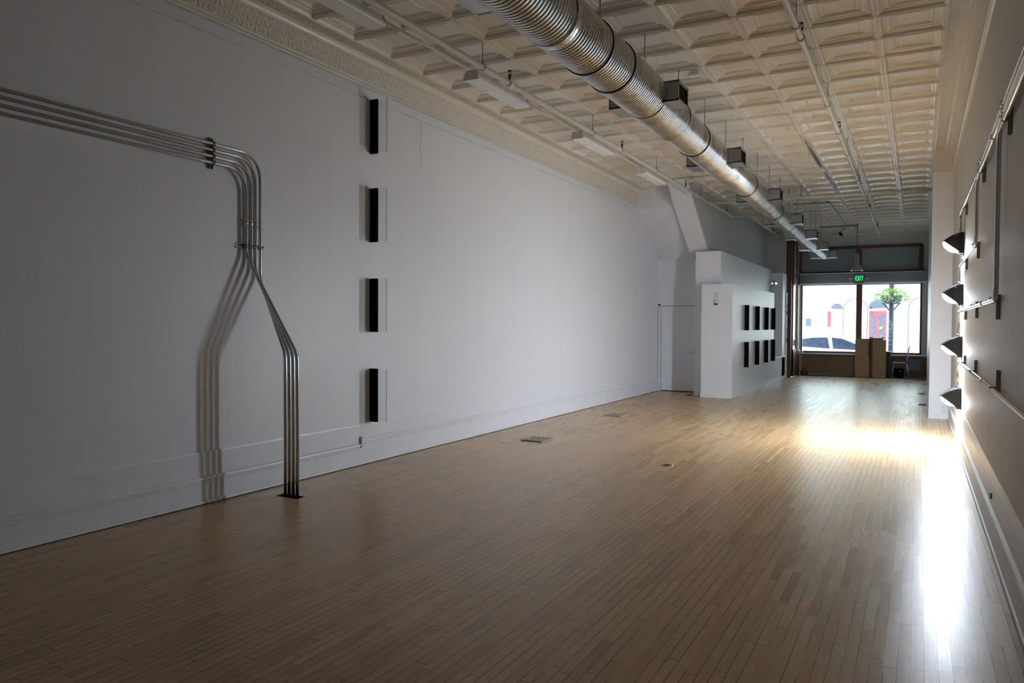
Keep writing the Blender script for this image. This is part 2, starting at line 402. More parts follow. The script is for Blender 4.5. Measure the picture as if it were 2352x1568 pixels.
struct(m, 'trim_2', 'wall', 'thin bead along the edge of the sloping soffit', 'trim')
m = MB(); m.prism([(15.33, H+.05), (17.27, 3.2), (17.27, .01), (24.5, .01), (24.5, H+.05)], -4.3, -4.195, 'x'); m.box(-4.3, -3.56, 24.3, 24.5, 0, H+.1)
struct(m, 'wall_front_left', 'wallg', 'grey upper wall above the white partitions', 'wall')
# tall and low white partition blocks
m = MB(); m.box(-4.42, -3.86, 16.9, 23.6, 0, 3.25); m.box(-4.425, -3.9, 16.885, 17.2, 0, .10)
m.box(-4.2, -3.53, 23.5, 24.3, 0, 3.16); m.box(-3.62, -3.50, 24.0, 24.3, 0, 2.6)
struct(m, 'wall_partition_tall', 'wall', 'taller white partition block behind the low one', 'wall')
m = MB(); m.box(-4.2, -3.53, 16.6, 22.0, .07, 2.5); m.box(-3.95, -3.53, 22.0, 24.0, .07, .65); m.box(-4.205, -3.522, 16.59, 24.28, 0, .085)
struct(m, 'wall_partition_low', 'wall', 'low white partition block with eight black fixtures', 'wall')
m = MB(); m.box(-3.86, -3.47, 21.95, 24.05, .65, .69, bev=.008)
struct(m, 'trim_3', 'white', 'projecting pale sill of the opening in the partition', 'sill')

# baseboards: shoe, board, moulding, upper board
def base_prof(x, s, zm):     # s=+1 stands out to +x
    P = [(0, 0.46), (.012, .46), (.014, .445), (.014, zm+.035), (.020, zm+.03), (.034, zm+.018), (.036, zm+.006), (.026, zm), (.024, zm-.012), (.030, zm-.02), (.026, zm-.03), (.026, .035), (.036, .03), (.038, .008)]
    return [(x+s*a, z) for a, z in P]
m = MB(); m.strip(base_prof(XL, 1, .215), YB, 6.62); m.strip(base_prof(XL, 1, .265), 6.62, 17.63)
m.prism([(XL, .32), (XL+.04, .32), (XL+.04, .2), (XL, .2)], 6.60, 6.64)
m.box(XL, XL+.034, YB, 17.6, -.01, .008, 1)
struct(m, 'baseboard_left', ['white', 'kick'], 'tall white moulded baseboard along the left wall', 'baseboard')
m = MB(); m.strip(base_prof(XR, -1, .23), YB, 14.88); m.strip([(XR, .52), (XR-.006, .52), (XR-.012, .46)], YB, 14.88)
m.box(XR-.034, XR, YB, 14.85, -.01, .008, 1)
struct(m, 'baseboard_right', ['white', 'kick'], 'tall moulded baseboard along the right wall', 'baseboard')
# cornices
def cornice(x, s, y0, y1, name, label, tile):
    m = MB(); wdt = abs(tile-x)
    m.strip([(x+s*a, z) for a, z in [(0, 4.26), (.018, 4.262), (.022, 4.275), (.014, 4.285), (.03, 4.292), (.034, 4.305)]], y0, y1, 0)
    m.strip([(x+s*a, z) for a, z in [(.034, 4.305), (.036, 4.33), (.044, 4.37), (.058, 4.41), (.078, 4.445), (.105, 4.475)]], y0, y1, 1, True)
    m.strip([(x+s*a, z) for a, z in [(.105, 4.475), (.118, 4.475), (.122, 4.49), (.115, 4.50), (.13, 4.525), (.155, 4.545)]], y0, y1, 0)
    m.strip([(x+s*.155, 4.545), (x+s*(.155+.45*(wdt-.155)), 4.556), (x+s*(wdt-.02), 4.556)], y0, y1, 2)
    m.strip([(x+s*(wdt-.02), 4.556), (x+s*(wdt-.012), 4.548), (x+s*wdt, 4.556)], y0, y1, 0)
    struct(m, name, ['tin', 'orn', 'frieze'], label, 'cornice')
cornice(XL, 1, YB, 15.95, 'trim_4', 'leaf-pressed tin cornice above the left wall', X0)
cornice(XR, -1, YB, 14.63, 'trim_5', 'leaf-pressed tin cornice above the right wall', .216)
# hairline plaster cracks
m = MB(); y = YB
pts = []
while y < 15.9: pts.append((XL-.003, y, 4.14+random.uniform(-.004, .004))); y += .25
m.tube(pts, .0035, 5)
m.tube([(XL+.001, 7.78+.01*sin(k), 4.12-.07*k) for k in range(9)], .0018, 4)
struct(m, 'trim_6', 'crack', 'ragged plaster seam under the left cornice', 'seam')

# door in the cross wall
m = MB(); m.box(-5.445, -4.58, 17.69, 17.73, .02, 2.05)
d = struct(m, 'door_1', 'white', 'flush white door in the cross wall beside the partition', 'door')
m = MB(); m.box(-5.50, -5.455, 17.64, 17.76, 0, 2.10); m.box(-4.57, -4.53, 17.64, 17.76, 0, 2.10); m.box(-5.50, -4.53, 17.64, 17.76, 2.06, 2.11)
struct(m, 'door_frame', 'white', 'white door casing', 'frame', d)
m = MB(); m.box(-5.452, -4.575, 17.735, 17.75, 0, 2.06); struct(m, 'door_gap', 'kick', 'dark gap', 'gap', d)
for z in (.25, 1.05, 1.82):
    m = MB(); m.tube([(-5.449, 17.682, z-.05), (-5.449, 17.682, z+.05)], .009, 8); struct(m, 'hinge', 'white', 'painted hinge', 'hinge', d)
m = MB(); m.tube([(-4.66, 17.69, .95), (-4.66, 17.63, .95)], .016, 10); m.tube([(-4.66, 17.63, .95), (-4.76, 17.625, .95)], .010, 8)
struct(m, 'door_handle', 'chrome', 'steel lever handle', 'handle', d)

# ------------------------------------------------------------------ shop front, y = 26
m = MB(); m.box(-3.5, .3, 26.0, 26.15, 4.10, H+.1); m.box(.10, .30, 25.98, 26.15, 0, 4.10); m.box(-3.5, .3, 26.02, 26.18, 0, .05)
struct(m, 'wall_front', 'wallg', 'grey painted wall around the shop window', 'wall')
m = MB(); m.box(-3.36, .28, 25.96, 26.1, .04, .68)
struct(m, 'trim_7', 'ply2', 'wood panelling below the shop windows', 'panelling')
m = MB(); m.box(-3.36, .28, 25.80, 26.02, .68, .715, bev=.006)
struct(m, 'trim_8', 'white', 'pale window sill catching the daylight', 'sill')
m = MB()
for a in ((-3.36, .12, 4.03, 4.12), (-3.36, .12, 3.27, 3.33), (-1.69, -1.56, 3.3, 4.05), (.03, .15, 3.3, 4.08), (-3.36, -3.32, 3.3, 4.05)): m.box(a[0], a[1], 25.93, 26.06, a[2], a[3], bev=.005)
struct(m, 'trim_9', 'brown', 'dark brown frame of the blanked transom', 'frame')
m = MB(); m.box(-3.33, -1.68, 26.0, 26.04, 3.32, 4.04); m.box(-1.57, .04, 26.0, 26.04, 3.32, 4.04)
struct(m, 'trim_10', 'blue', 'blanked blue-grey transom panels over the window', 'panel')
m = MB(); m.box(-3.36, .27, 25.70, 26.05, 2.95, 3.25, bev=.01); m.box(-3.36, .27, 25.78, 26.05, 2.915, 2.955, 1)
struct(m, 'trim_11', ['beam', 'white'], 'blue-grey shutter box above the shop windows', 'beam')
def window(name, x0, x1, label):
    m = MB(); t = .055
    m.box(x0, x0+t, 25.95, 26.06, .76, 2.93); m.box(x1-t, x1, 25.95, 26.06, .76, 2.93)
    m.box(x0, x1, 25.95, 26.06, .715, .78); m.box(x0, x1, 25.95, 26.06, 2.89, 2.93)
    o = struct(m, name, 'brown', label, 'window')
    g = MB(); g.box(x0+t-.01, x1-t+.01, 26.0, 26.006, .775, 2.895); p = g.build('window_pane', 'glass', o); return o
window('window_1', -3.34, -1.64, 'left shop window with brown frame, car behind it')
window('window_2', -1.58, .13, 'right shop window with brown frame and white lettering')
m = MB(); m.box(-1.68, -1.54, 25.90, 26.07, .72, 2.95, bev=.01)
struct(m, 'trim_12', 'brown', 'brown mullion between the two shop windows', 'mullion')
# side screen with glazed street door, plane x = -3.36
m = MB(); m.box(-3.56, -3.40, 24.30, 24.48, 0, 4.50, bev=.01); m.box(-3.58, -3.38, 24.28, 24.50, 4.46, 4.54, bev=.008)
struct(m, 'trim_13', 'brown', 'tall dark brown corner post beside the street door', 'post')
m = MB(); m.box(-3.44, -3.36, 24.45, 26.05, 4.12, 4.5); m.box(-3.44, -3.36, 24.45, 26.05, 3.05, 3.22)
for y in (24.46, 25.17, 25.90): m.box(-3.43, -3.35, y, y+.07, 3.2, 4.15)
struct(m, 'trim_14', 'brown', 'brown side transom frame above the street door', 'frame')
m = MB(); m.box(-3.41, -3.39, 24.53, 25.17, 3.2, 4.13); m.box(-3.41, -3.39, 25.24, 25.90, 3.2, 4.13)
struct(m, 'trim_15', 'blue', 'blanked pale panels beside the corner post', 'panel')
m = MB(); y0, y1 = 24.50, 25.42
m.box(-3.42, -3.37, y0, y0+.09, .02, 2.95); m.box(-3.42, -3.37, y1-.09, y1, .02, 2.95); m.box(-3.42, -3.37, y0, y1, 2.86, 2.95); m.box(-3.42, -3.37, y0, y1, .02, .85)
for k in range(5): m.box(-3.37, -3.362, y0+.1+k*.15, y0+.22+k*.15, .15, .75)
d = struct(m, 'door_2', 'brown', 'brown glazed street door in the side screen', 'door')
m = MB(); m.box(-3.40, -3.392, y0+.08, y1-.08, .84, 2.87); m.build('door_pane', 'glass', d)
m = MB(); m.tube([(-3.37, y1-.04, 1.0), (-3.33, y1-.04, 1.0), (-3.33, y1-.04, 1.25), (-3.37, y1-.04, 1.25)], .01, 8); struct(m, 'door_handle', 'chrome', 'chrome pull handle', 'handle', d)
m = MB(); m.box(-3.43, -3.35, 25.42, 25.92, 0, 3.08); m.box(-3.43, -3.35, 24.40, 26.05, 2.95, 3.07)
struct(m, 'trim_16', 'brown', 'brown jamb between street door and shop window', 'jamb')
m = MB(); m.box(-3.355, -3.325, 25.9, 25.96, .8, 2.95)
struct(m, 'trim_17', 'white', 'thin metal corner strip left of the shop window, its glint painted white', 'trim')  # bright reflection on the metal edge painted in as white
# threshold
m = MB(); m.box(-3.5, .28, 25.06, 25.12, 0, .012)
struct(m, 'trim_18', 'cond', 'metal threshold strip where the wood floor ends', 'threshold')
t = thing('floor_grate', 'steel walk-off grate along the floor under the shop windows', 'grate', (-1.5, 25.5, 0))
def child(mb, name, mats, root, label=None):
    o = mb.build(name, mats, root, loc=tuple(root.location)); 
    if label: o['label'] = label
    return o
m = MB()
for k in range(118): x = -3.49+k*.032; m.box(x, x+.014, 25.13, 25.95, -.008, .012)
child(m, 'grate_bars', 'grate', t)
m = MB(); m.box(-3.5, .28, 25.12, 25.14, -.01, .014); m.box(-3.5, .28, 25.94, 25.96, -.01, .014); child(m, 'grate_frame', 'strut', t)

# ================================================================== DUCT
dct = thing('spiral_duct', 'large galvanized spiral duct hung under the tin ceiling', 'duct', (-2.48, 10, 3.9))
REG = [(4.35, 3.94), (7.36, 3.93), (10.33, 3.885), (13.6, 3.865), (16.4, 3.80), (19.0, 3.77), (21.5, 3.73), (24.0, 3.715)]
RAD = [.232, .232, .205, .19, .17, .15, .13, .115]
def zc(y):
    if y < 7.4: return 3.94
    for (a, za), (b, zb) in zip(REG[1:], REG[2:]):
        if y <= b: return za+(zb-za)*(y-a)/(b-a)
    return 3.715
DX = -2.48
def spiral(y0, y1, r, pitch=.044, seg=36):
    m = MB(); prof = [(0, 0), (.40, .0018), (.80, .0005), (.84, -.007), (.95, -.007)]
    n = int((y1-y0)/pitch); rows = [(y0+(k+u)*pitch, e) for k in range(n) for u, e in prof]; rows.append((y1, 0))
    for y, e in rows:
        for k in range(seg):
            a = 2*pi*k/seg; yy = min(max(y+pitch*k/seg-pitch/2, y0), y1)
            m.v.append((DX+(r+e)*cos(a), yy, zc(y)+(r+e)*sin(a)))
    R_ = len(rows)
    for i in range(R_-1):
        for k in range(seg):
            k2 = (k+1) % seg; p, q = i*seg+k, i*seg+k2
            if k2 == 0: # carry the helix across the seam
                if i+5 < R_-1: q, q2 = (i+5)*seg, (i+6)*seg
                else: q, q2 = (R_-1)*seg, (R_-1)*seg
                if q2 == q: m.f.append([p, q, p+seg]); 
                else: m.f.append([p, q, q2, p+seg])
            else: m.f.append([p, q, q+seg, p+seg])
            m.mi.append(0); m.sm.append(True)
    return m
ys = [YB+.3, 5.2, 8.35, 11.2, 14.2, 17.1, 19.7, 22.1, 24.45]
for k in range(8):
    r = RAD[k]
    child(spiral(ys[k], ys[k+1], r), 'duct_section', 'duct', dct)
    y = ys[k+1]
    if k < 7:
        m = MB(); r2 = RAD[k+1]; P = []
        b = [(y-.035, r+.003), (y-.032, r+.007), (y-.005, r+.007), (y, r+.004), (y+.035, r2+.006), (y+.055, r2+.006), (y+.058, r2+.002)]
        for yy, rr in b:
            for q in range(40): a = 2*pi*q/40; m.v.append((DX+rr*cos(a), yy, zc(yy)+rr*sin(a)))
        for i in range(len(b)-1):
            for q in range(40): m.f.append([i*40+q, i*40+(q+1) % 40, (i+1)*40+(q+1) % 40, (i+1)*40+q]); m.mi.append(0); m.sm.append(True)
        child(m, 'duct_coupling', 'duct', dct)
m = MB(); yy = ys[-1]
m.v = [(DX+.115*cos(2*pi*q/40), yy, zc(yy)+.115*sin(2*pi*q/40)) for q in range(40)]; m.f = [list(range(40))]; m.mi = [0]; m.sm = [False]
child(m, 'duct_end_cap', 'galv', dct)
for y, r in ((1.9, .232), (3.6, .232), (5.9, .232), (6.45, .232), (9.3, .205), (12.5, .19), (15.3, .17)):
    m = MB(); m.ring((DX, y, zc(y)), r+.006, .006, 'y', 40); child(m, 'duct_seam_band', 'dark', dct)
for (y, z) in REG:
    for s in (-1, 1):
        dep = .36; y1 = y+dep; xo = DX+s*.36; rr = RAD[REG.index((y, z))]; xi = DX+s*(rr*.80)
        m = MB(); h = .10
        xa, xb = min(xi, xo), max(xi, xo); t_ = .012
        m.box(xa, xb, y, y+t_, z-h, z+h); m.box(xa, xb, y1-t_, y1, z-h, z+h); m.box(xa, xb, y, y1, z-h, z-h+t_); m.box(xa, xb, y, y1, z+h-t_, z+h)
        # outer flange and saddle strip
        for q in ((z-h-.004, z-h+.022), (z+h-.022, z+h+.004)): m.box(xo-.006, xo+.006, y-.004, y1+.004, q[0], q[1])
        for q in ((y-.004, y+.022), (y1-.022, y1+.004)): m.box(xo-.006, xo+.006, q[0], q[1], z-h, z+h)
        bx = DX+s*(rr*.75)
        m.box(min(bx, bx+s*.05), max(bx, bx+s*.05), y-.01, y1+.01, z-h-.012, z-h-.006)
        o = child(m, 'register_box', 'galv', dct)
        m = MB(); xg = xo-s*.03
        for q in range(12): yy = y+.03+q*.027; m.box(min(xg, xg+s*.02), max(xg, xg+s*.02), yy, yy+.006, z-h+.012, z+h-.012)
        m.box(xg-s*.012-.003, xg-s*.012+.003, y+.01, y1-.01, z-h+.01, z+h-.01)
        g = m.build('louvres', 'dark', o, loc=tuple(dct.location))
y = -1.15
while y < 24.4:
    if y > 0:
        m = MB(); r = .232
        for k in range(8):
            if ys[k] <= y < ys[k+1]: r = RAD[k]
        m.tube([(DX, y, zc(y)+r-.004), (DX, y, H+.03)], .0055, 8); m.box(DX-.03, DX+.03, y-.012, y+.012, zc(y)+r, zc(y)+r+.02)
        child(m, 'hanger_rod', 'strut', dct)
    y += 1.222

# ================================================================== SPRINKLER PIPES
def rod_hanger(root, x, y, z, r):
    m = MB(); m.tube([(x, y, z+r+.02), (x, y, H+.03)], .005, 8); m.ring((x, y, z), r+.006, .004, 'y', 20); m.tube([(x, y, z+r), (x, y, z+r+.045)], .011, 8)
    child(m, 'hanger', 'strut', root)
def head(root, x, y, z, r):
    m = MB(); m.tube([(x, y, z+r*.6), (x, y, z+r+.05)], .012, 8); m.tube([(x, y, z+r+.05), (x, y, z+r+.07)], .018, 8)
    for s in (-1, 1): m.tube([(x+s*.014, y, z+r+.06), (x+s*.018, y, z+r+.085), (x, y, z+r+.11)], .004, 6)
    m.lathe([(0, 0), (.024, 0), (.024, .005), (0, .005)], (x, y, z+r+.11), 12); child(m, 'sprinkler_head', 'dark', root)
    m = MB(); m.tube([(x, y-.045, z), (x, y+.045, z)], r+.009, 14); child(m, 'tee_fitting', 'pipe', root)
lp = thing('sprinkler_pipe', 'cream sprinkler pipe running beside the row of ceiling lights', 'pipe', (-4.07, 8, 4.3))
m = MB(); m.tube([(-4.07, y, 4.3) for y in (YB, 5, 11, 16.75)], .030, 14); m.tube([(-4.07, 16.7, 4.3), (-4.08, 19.1, 4.3)], .021, 12); child(m, 'pipe_run', 'pipe', lp)
for y in (3.8, 6.85, 9.9, 12.85, 15.9): rod_hanger(lp, -4.07, y, 4.3, .03)
for y in (7.45, 11.1, 14.75): head(lp, -4.07, y, 4.3, .03)
head(lp, -4.075, 18.4, 4.3, .021)
m = MB(); m.tube([(-4.08, 19.1, 4.3), (-3.72, 19.15, 4.3)], .018, 10); m.tube([(-3.72, 19.15, 4.3), (-3.72, 24.0, 4.3)], .017, 10); m.tube([(-3.72, 24, 4.3), (-4.15, 24, 4.28)], .015, 8); child(m, 'pipe_offset', 'pipe', lp)
rod_hanger(lp, -3.72, 21.2, 4.3, .017); head(lp, -3.72, 22.8, 4.3, .017)
rp = thing('sprinkler_pipe', 'cream sprinkler pipe running under the right half of the ceiling', 'pipe', (-1.0, 8, 4.3))
m = MB(); m.tube([(-1.0, YB, 4.3), (-1.0, 17.2, 4.3)], .030, 14); m.tube([(-1.0, 17.2, 4.3), (-1.02, 25.2, 4.3)], .022, 12); m.tube([(-1.02, 25.2, 4.3), (-1.4, 25.2, 4.3)], .018, 10)
m.tube([(-1.02, 24.6, 4.34), (-2.3, 24.6, 4.34)], .014, 8); child(m, 'pipe_run', 'pipe', rp)
for y in (7.2, 9.93, 12.9, 15.27, 18.5, 21.6, 23.6): rod_hanger(rp, -1.0, y, 4.3, .03 if y < 17 else .022)
for y in (7.55, 11.45, 15.6, 19.3, 22.9): head(rp, -1.0, y, 4.3, .03 if y < 17 else .022)
cp = thing('sprinkler_main', 'cream pipe crossing the whole ceiling below the duct', 'pipe', (-2, 17, 4.3))
m = MB(); m.tube([(-4.07, 16.75, 4.3), (-1.0, 16.95, 4.3), (.30, 17.05, 4.3)], .034, 14); child(m, 'pipe_run', 'pipe', cp)
m = MB(); m.tube([(-4.07, 16.66, 4.3), (-4.07, 16.84, 4.3)], .044, 12); child(m, 'tee_fitting', 'pipe', cp); m = MB(); m.tube([(-1.0, 16.86, 4.3), (-1.0, 17.04, 4.3)], .044, 12); child(m, 'tee_fitting', 'pipe', cp)
for x in (-3.3, -2.2): rod_hanger(cp, x, 16.78+.06*(x+4), 4.3, .034)

# ================================================================== FLUORESCENT FIXTURES
fl = thing('ceiling_light', 'wraparound strip light nearest the viewer, cut by the top of the photo', 'light', (-4.31, 4.8, 4.25), 'strip lights along the sprinkler pipe')
L = 1.22
def fixture(root):
    m = MB(); y = -L/2
    m.prism([(-.085, .035), (-.06, .10), (.06, .10), (.085, .035)], y, -y); child0(m, 'housing', 'fix', root)
    m = MB(); m.prism([(-.095, .012), (-.09, .042), (.09, .042), (.095, .012), (.085, 0), (-.085, 0)], y+.006, -y-.006); child0(m, 'lens', 'lens', root)
    for s in (-1, 1):
        m = MB(); m.prism([(-.097, 0), (-.092, .045), (-.066, .104), (.066, .104), (.092, .045), (.097, 0)], s*L/2-.004, s*L/2+.004); child0(m, 'end_cap', 'fix', root)
        m = MB(); m.tube([(0, s*.45, .10), (0, s*.45, .33)], .003, 6); m.box(-.03, .03, s*.45-.01, s*.45+.01, .10, .115); child0(m, 'stem', 'pipe', root)
def child0(mb, name, mats, root): return mb.build(name, mats, root)
fixture(fl)
copy_tree(fl, (-4.31, 7.62, 4.25), 'second wraparound strip light from the viewer, its near end plate showing')
copy_tree(fl, (-4.31, 10.52, 4.25), 'wraparound strip light, third from the viewer along the sprinkler pipe')
copy_tree(fl, (-4.31, 13.3, 4.25), 'wraparound strip light farthest from the viewer, above the cross wall')
for a, b, lab in ((YB, 4.19, 'painted conduit leading to the nearest strip light'), (5.41, 7.01, 'painted conduit between the nearest two strip lights'), (8.23, 9.91, 'painted conduit between second and third strip lights'), (11.13, 12.69, 'painted conduit between third and fourth strip lights'), (13.91, 16.3, 'painted conduit beyond the farthest strip light')):
    m = MB(); m.tube([(-4.29, a, 4.34), (-4.29, b, 4.34)], .010, 8)
    tag(m.build('ceiling_conduit', 'pipe', loc=(-4.29, a, 4.34)), lab, 'conduit')

# ceiling bits
t = thing('surface_conduit', 'bright unpainted conduit on the ceiling right of the duct', 'conduit', (-1.62, 15, 4.53))
m = MB(); m.tube([(-1.63, 12.9, 4.535), (-1.60, 17.7, 4.535)], .014, 10); m.tube([(-1.60, 12.9, 4.535), (-1.57, 17.7, 4.535)], .009, 8); child(m, 'conduit_tube', 'cond', t)
m = MB(); m.tube([(-1.6, 17.7, 4.535), (-1.6, 23.9, 4.535)], .014, 8); child(m, 'painted_tube', 'pipe', t)
t = thing('track_rail', 'dark lighting track reaching from the duct towards the shop window', 'track', (-1.9, 22, 4.53))
m = MB(); m.box(-2.7, -1.88, 19.3, 19.34, 4.52, 4.555); m.box(-1.92, -1.88, 19.3, 24.15, 4.52, 4.555); m.box(-2.6, -1.55, 24.12, 24.16, 4.51, 4.555); child(m, 'rail', 'grey', t)
def spot(x, y, z, tilt, sc, lab, yaw_=0):
    t = thing('track_spotlight', lab, 'spotlight', (x, y, z), 'cylinder spotlights on the track')
    m = MB(); m.lathe([(.0, .11), (.05, .11), (.068, .09), (.07, -.10), (.064, -.10), (.062, .0)], seg=20)
    m.xform(Matrix.Rotation(yaw_, 4, 'Z') @ Matrix.Rotation(tilt, 4, 'Y') @ Matrix.Scale(sc, 4)); m.build('can', 'pipe', t)
    m = MB(); m.lathe([(0.001, -.096), (.063, -.096)], seg=20); m.xform(Matrix.Rotation(yaw_, 4, 'Z') @ Matrix.Rotation(tilt, 4, 'Y') @ Matrix.Scale(sc, 4)); m.build('baffle', 'black', t)
    m = MB(); m.tube([(0, 0, .02), (0, 0, 4.52-z)], .012, 8); m.build('yoke', 'pipe', t)
spot(-1.95, 24.1, 4.36, radians(52), 1.15, 'cream cylinder spotlight tilted to the left, black mouth showing', radians(48))
spot(-1.60, 24.1, 4.40, radians(-8), .75, 'smaller cream cylinder spotlight right of the tilted one')
t = thing('junction_box', 'painted box at the ceiling above the start of the cross pipe', 'box', (-4.05, 14.9, 4.5))
m = MB(); m.box(-4.12, -3.98, 14.83, 14.97, 4.475, 4.548, bev=.006); child(m, 'box_body', 'pipe', t); m = MB(); m.tube([(-4.6, 14.9, 4.545), (-4.1, 14.9, 4.54)], .012, 8); m.tube([(-4.0, 14.9, 4.54), (-2.6, 14.9, 4.54)], .012, 8); child(m, 'cable', 'pipe', t)
m = MB(); m.lathe([(0, -.04), (.055, -.04), (.068, -.03), (.07, 0)], seg=24)
tag(m.build('smoke_detector', 'pipe', loc=None), 'round smoke detector on the ceiling by the first duct outlet', 'detector').location = (-2.35, 8.82, 4.62-.06)
# small ceiling hooks
hk = None
spots = [(-1.32, 10.63), (-1.53, 10.84), (-1.32, 11.21), (-.80, 10.62), (-.75, 11.26), (-3.08, 8.9), (-3.64, 9.01), (-4.75, 12.31), (-4.57, 15.4), (-5.2, 12.52)]
hlab = ['small wire hook in the ceiling, uppermost of three right of the duct', 'small wire hook left of the other two right of the duct', 'small wire hook lowest of three right of the duct', 'faint painted hook right of the right sprinkler pipe', 'faint painted hook just below another by the right pipe', 'small hook close to the left edge of the duct', 'small painted hook between duct and strip lights', 'painted hook by the end of the third strip light', 'painted hook at the far end of the last strip light', 'small painted hook near the left cornice']
for (x, y), lab in zip(spots, hlab):
    if hk is None:
        m = MB(); P = [(0, 0, 0), (0, 0, -.05)]+[(.018-.018*cos(a), 0, -.05-.02*sin(a)) for a in [pi*k/6 for k in range(1, 7)]]+[(.036, 0, -.04)]
        m.tube(P, .003, 6); hk = m.build('ceiling_hook', 'strut', loc=None); o = hk
    else: o = hk.copy(); COL.objects.link(o)
    o.location = (x, y, H+.01); tag(o, lab, 'hook', 'wire hooks in the tin ceiling')

# ================================================================== LEFT CONDUIT BUNDLE
yv = [4.955, 5.010, 5.065, 5.120]; zh = [3.005, 3.060, 3.115, 3.170]; xb = [-4.985, -5.035, -5.085, -5.135]; zb = [2.22, 2.15, 2.08, 2.01]
names = ['lowest of the four on the wall, rightmost at the floor', 'third from the top on the wall', 'second from the top on the wall', 'topmost of the four on the wall, leftmost at the floor']
XC = XL+.042
for k in range(4):
    t = thing('conduit', 'bent steel conduit, '+names[k], 'conduit', (xb[k], 5.095, 0), 'steel conduits dropping from the left wall into the floor')
    P = [(XC, YB, zh[k]), (XC, yv[k], zh[k]), (XC, yv[k], zb[k]), (xb[k], 5.095, 1.31), (xb[k], 5.095, -.25)]
    pts = [Vector(P[0])]+arc(P[0], P[1], P[2], .22, 14)+arc(P[1], P[2], P[3], .22, 8)+arc(P[2], P[3], P[4], .30, 8)+[Vector(P[4])]
    m = MB(); m.tube(pts, .0152, 14); child(m, 'tube', 'cond', t)
    m = MB()
    for z in (2.50, 2.545): m.tube([(XC, yv[k], z-.012), (XC, yv[k], z+.012)], .0195, 12)
    m.tube([(XC, yv[k], 2.48), (XC, yv[k], 2.565)], .0175, 12); child(m, 'coupling', 'chrome', t)
def strut(axis, p, a0, a1, lab, clamps, wall=XL, s=1):
    """strut channel on a side wall; axis 'z' (upright at y=p) or 'y' (level at z=p)"""
    t = thing('strut_channel', lab, 'bracket', (wall, p if axis == 'z' else (a0+a1)/2, (a0+a1)/2 if axis == 'z' else p))
    m = MB(); w2 = .0205
    def bx(u0, u1, d0, d1):
        xa, xb_ = sorted((wall+s*d0, wall+s*d1))
        if axis == 'z': m.box(xa, xb_, p+u0, p+u1, a0, a1)
        else: m.box(xa, xb_, a0, a1, p+u0, p+u1)
    bx(-w2, w2, 0, .003); bx(-w2, -w2+.003, 0, .024); bx(w2-.003, w2, 0, .024); bx(-w2, -w2+.009, .021, .024); bx(w2-.009, w2, .021, .024)
    child(m, 'channel', 'strut', t)
    for q in clamps:
        m = MB(); xc = wall+s*.042
        if axis == 'z':
            c_ = (xc, p, q)
            for e in (-.007, .007): m.ring((xc, p+e, q), .0185, .0035, 'y', 14)
            m.tube([(xc+s*.016, p-.012, q+.012), (xc+s*.03, p+.012, q+.016)], .004, 6); m.box(min(wall+s*.02, wall+s*.062), max(wall+s*.02, wall+s*.062), p-.01, p+.01, q+.016, q+.024)
        else:
            for e in (-.007, .007): m.ring((xc, q, p+e), .0185, .0035, 'z', 14)
            m.tube([(xc+s*.016, q+.012, p-.012), (xc+s*.03, q+.018, p+.012)], .004, 6); m.box(min(wall+s*.02, wall+s*.062), max(wall+s*.02, wall+s*.062), q+.016, q+.024, p-.01, p+.01)
        child(m, 'pipe_clamp', 'strut', t)
    return t
strut('z', 4.585, 2.955, 3.225, 'upright strut channel clamping the four level conduits left of the bend', zh)
strut('y', 2.31, 4.86, 5.165, 'level strut channel clamping the four conduits above their splay', yv)

# ================================================================== BLACK FIN FIXTURES
fin0 = None
def fin(x, y, z0, h, lab, grp):
    global fin0
    if fin0 is None or abs(fin0['h']-h) > .001:
        t = thing('wall_fin_light', lab, 'wall light', (x, y, z0), grp)
        m = MB(); m.box(0, .102, -.012, .018, 0, h, bev=.002); m.build('black_channel', 'black', t)
        if h > .595 and x < -5:
            m = MB(); m.box(.100, .228, .002, .006, .004, h-.004); m.build('acrylic_blade', 'acr', t)
            m = MB(); m.box(.2285, .231, .0015, .0065, .004, h-.004); m.build('blade_edge', 'acre', t)
        else:
            pass
        fin0 = t; t['h'] = h; return t
    return copy_tree(fin0, (x, y, z0), lab, grp)
g = 'black fins stacked on the left wall'
for z, lab in ((3.53, 'black wall fin with clear blade, topmost of four on left wall'), (2.525, 'black wall fin with clear blade, second from the top on left wall'), (1.50, 'black wall fin with clear blade, third from the top on left wall'), (.47, 'black wall fin with clear blade, lowest on left wall above the baseboard')):
    fin(XL, 6.795, z, .61, lab, g)
g = 'black fins in two rows on the white partition'; fin0 = None
nm = ['nearest', 'second', 'third', 'farthest']
for rrow, z in (('upper', 1.48), ('lower', .62)):
    for k, y in enumerate((17.93, 19.25, 20.53, 21.6)):
        fin(-3.53, y, z, .59, f'{nm[k]} black fin of the {rrow} row on the white partition', g)
for o in bpy.data.objects:
    if 'h' in o.keys(): del o['h']

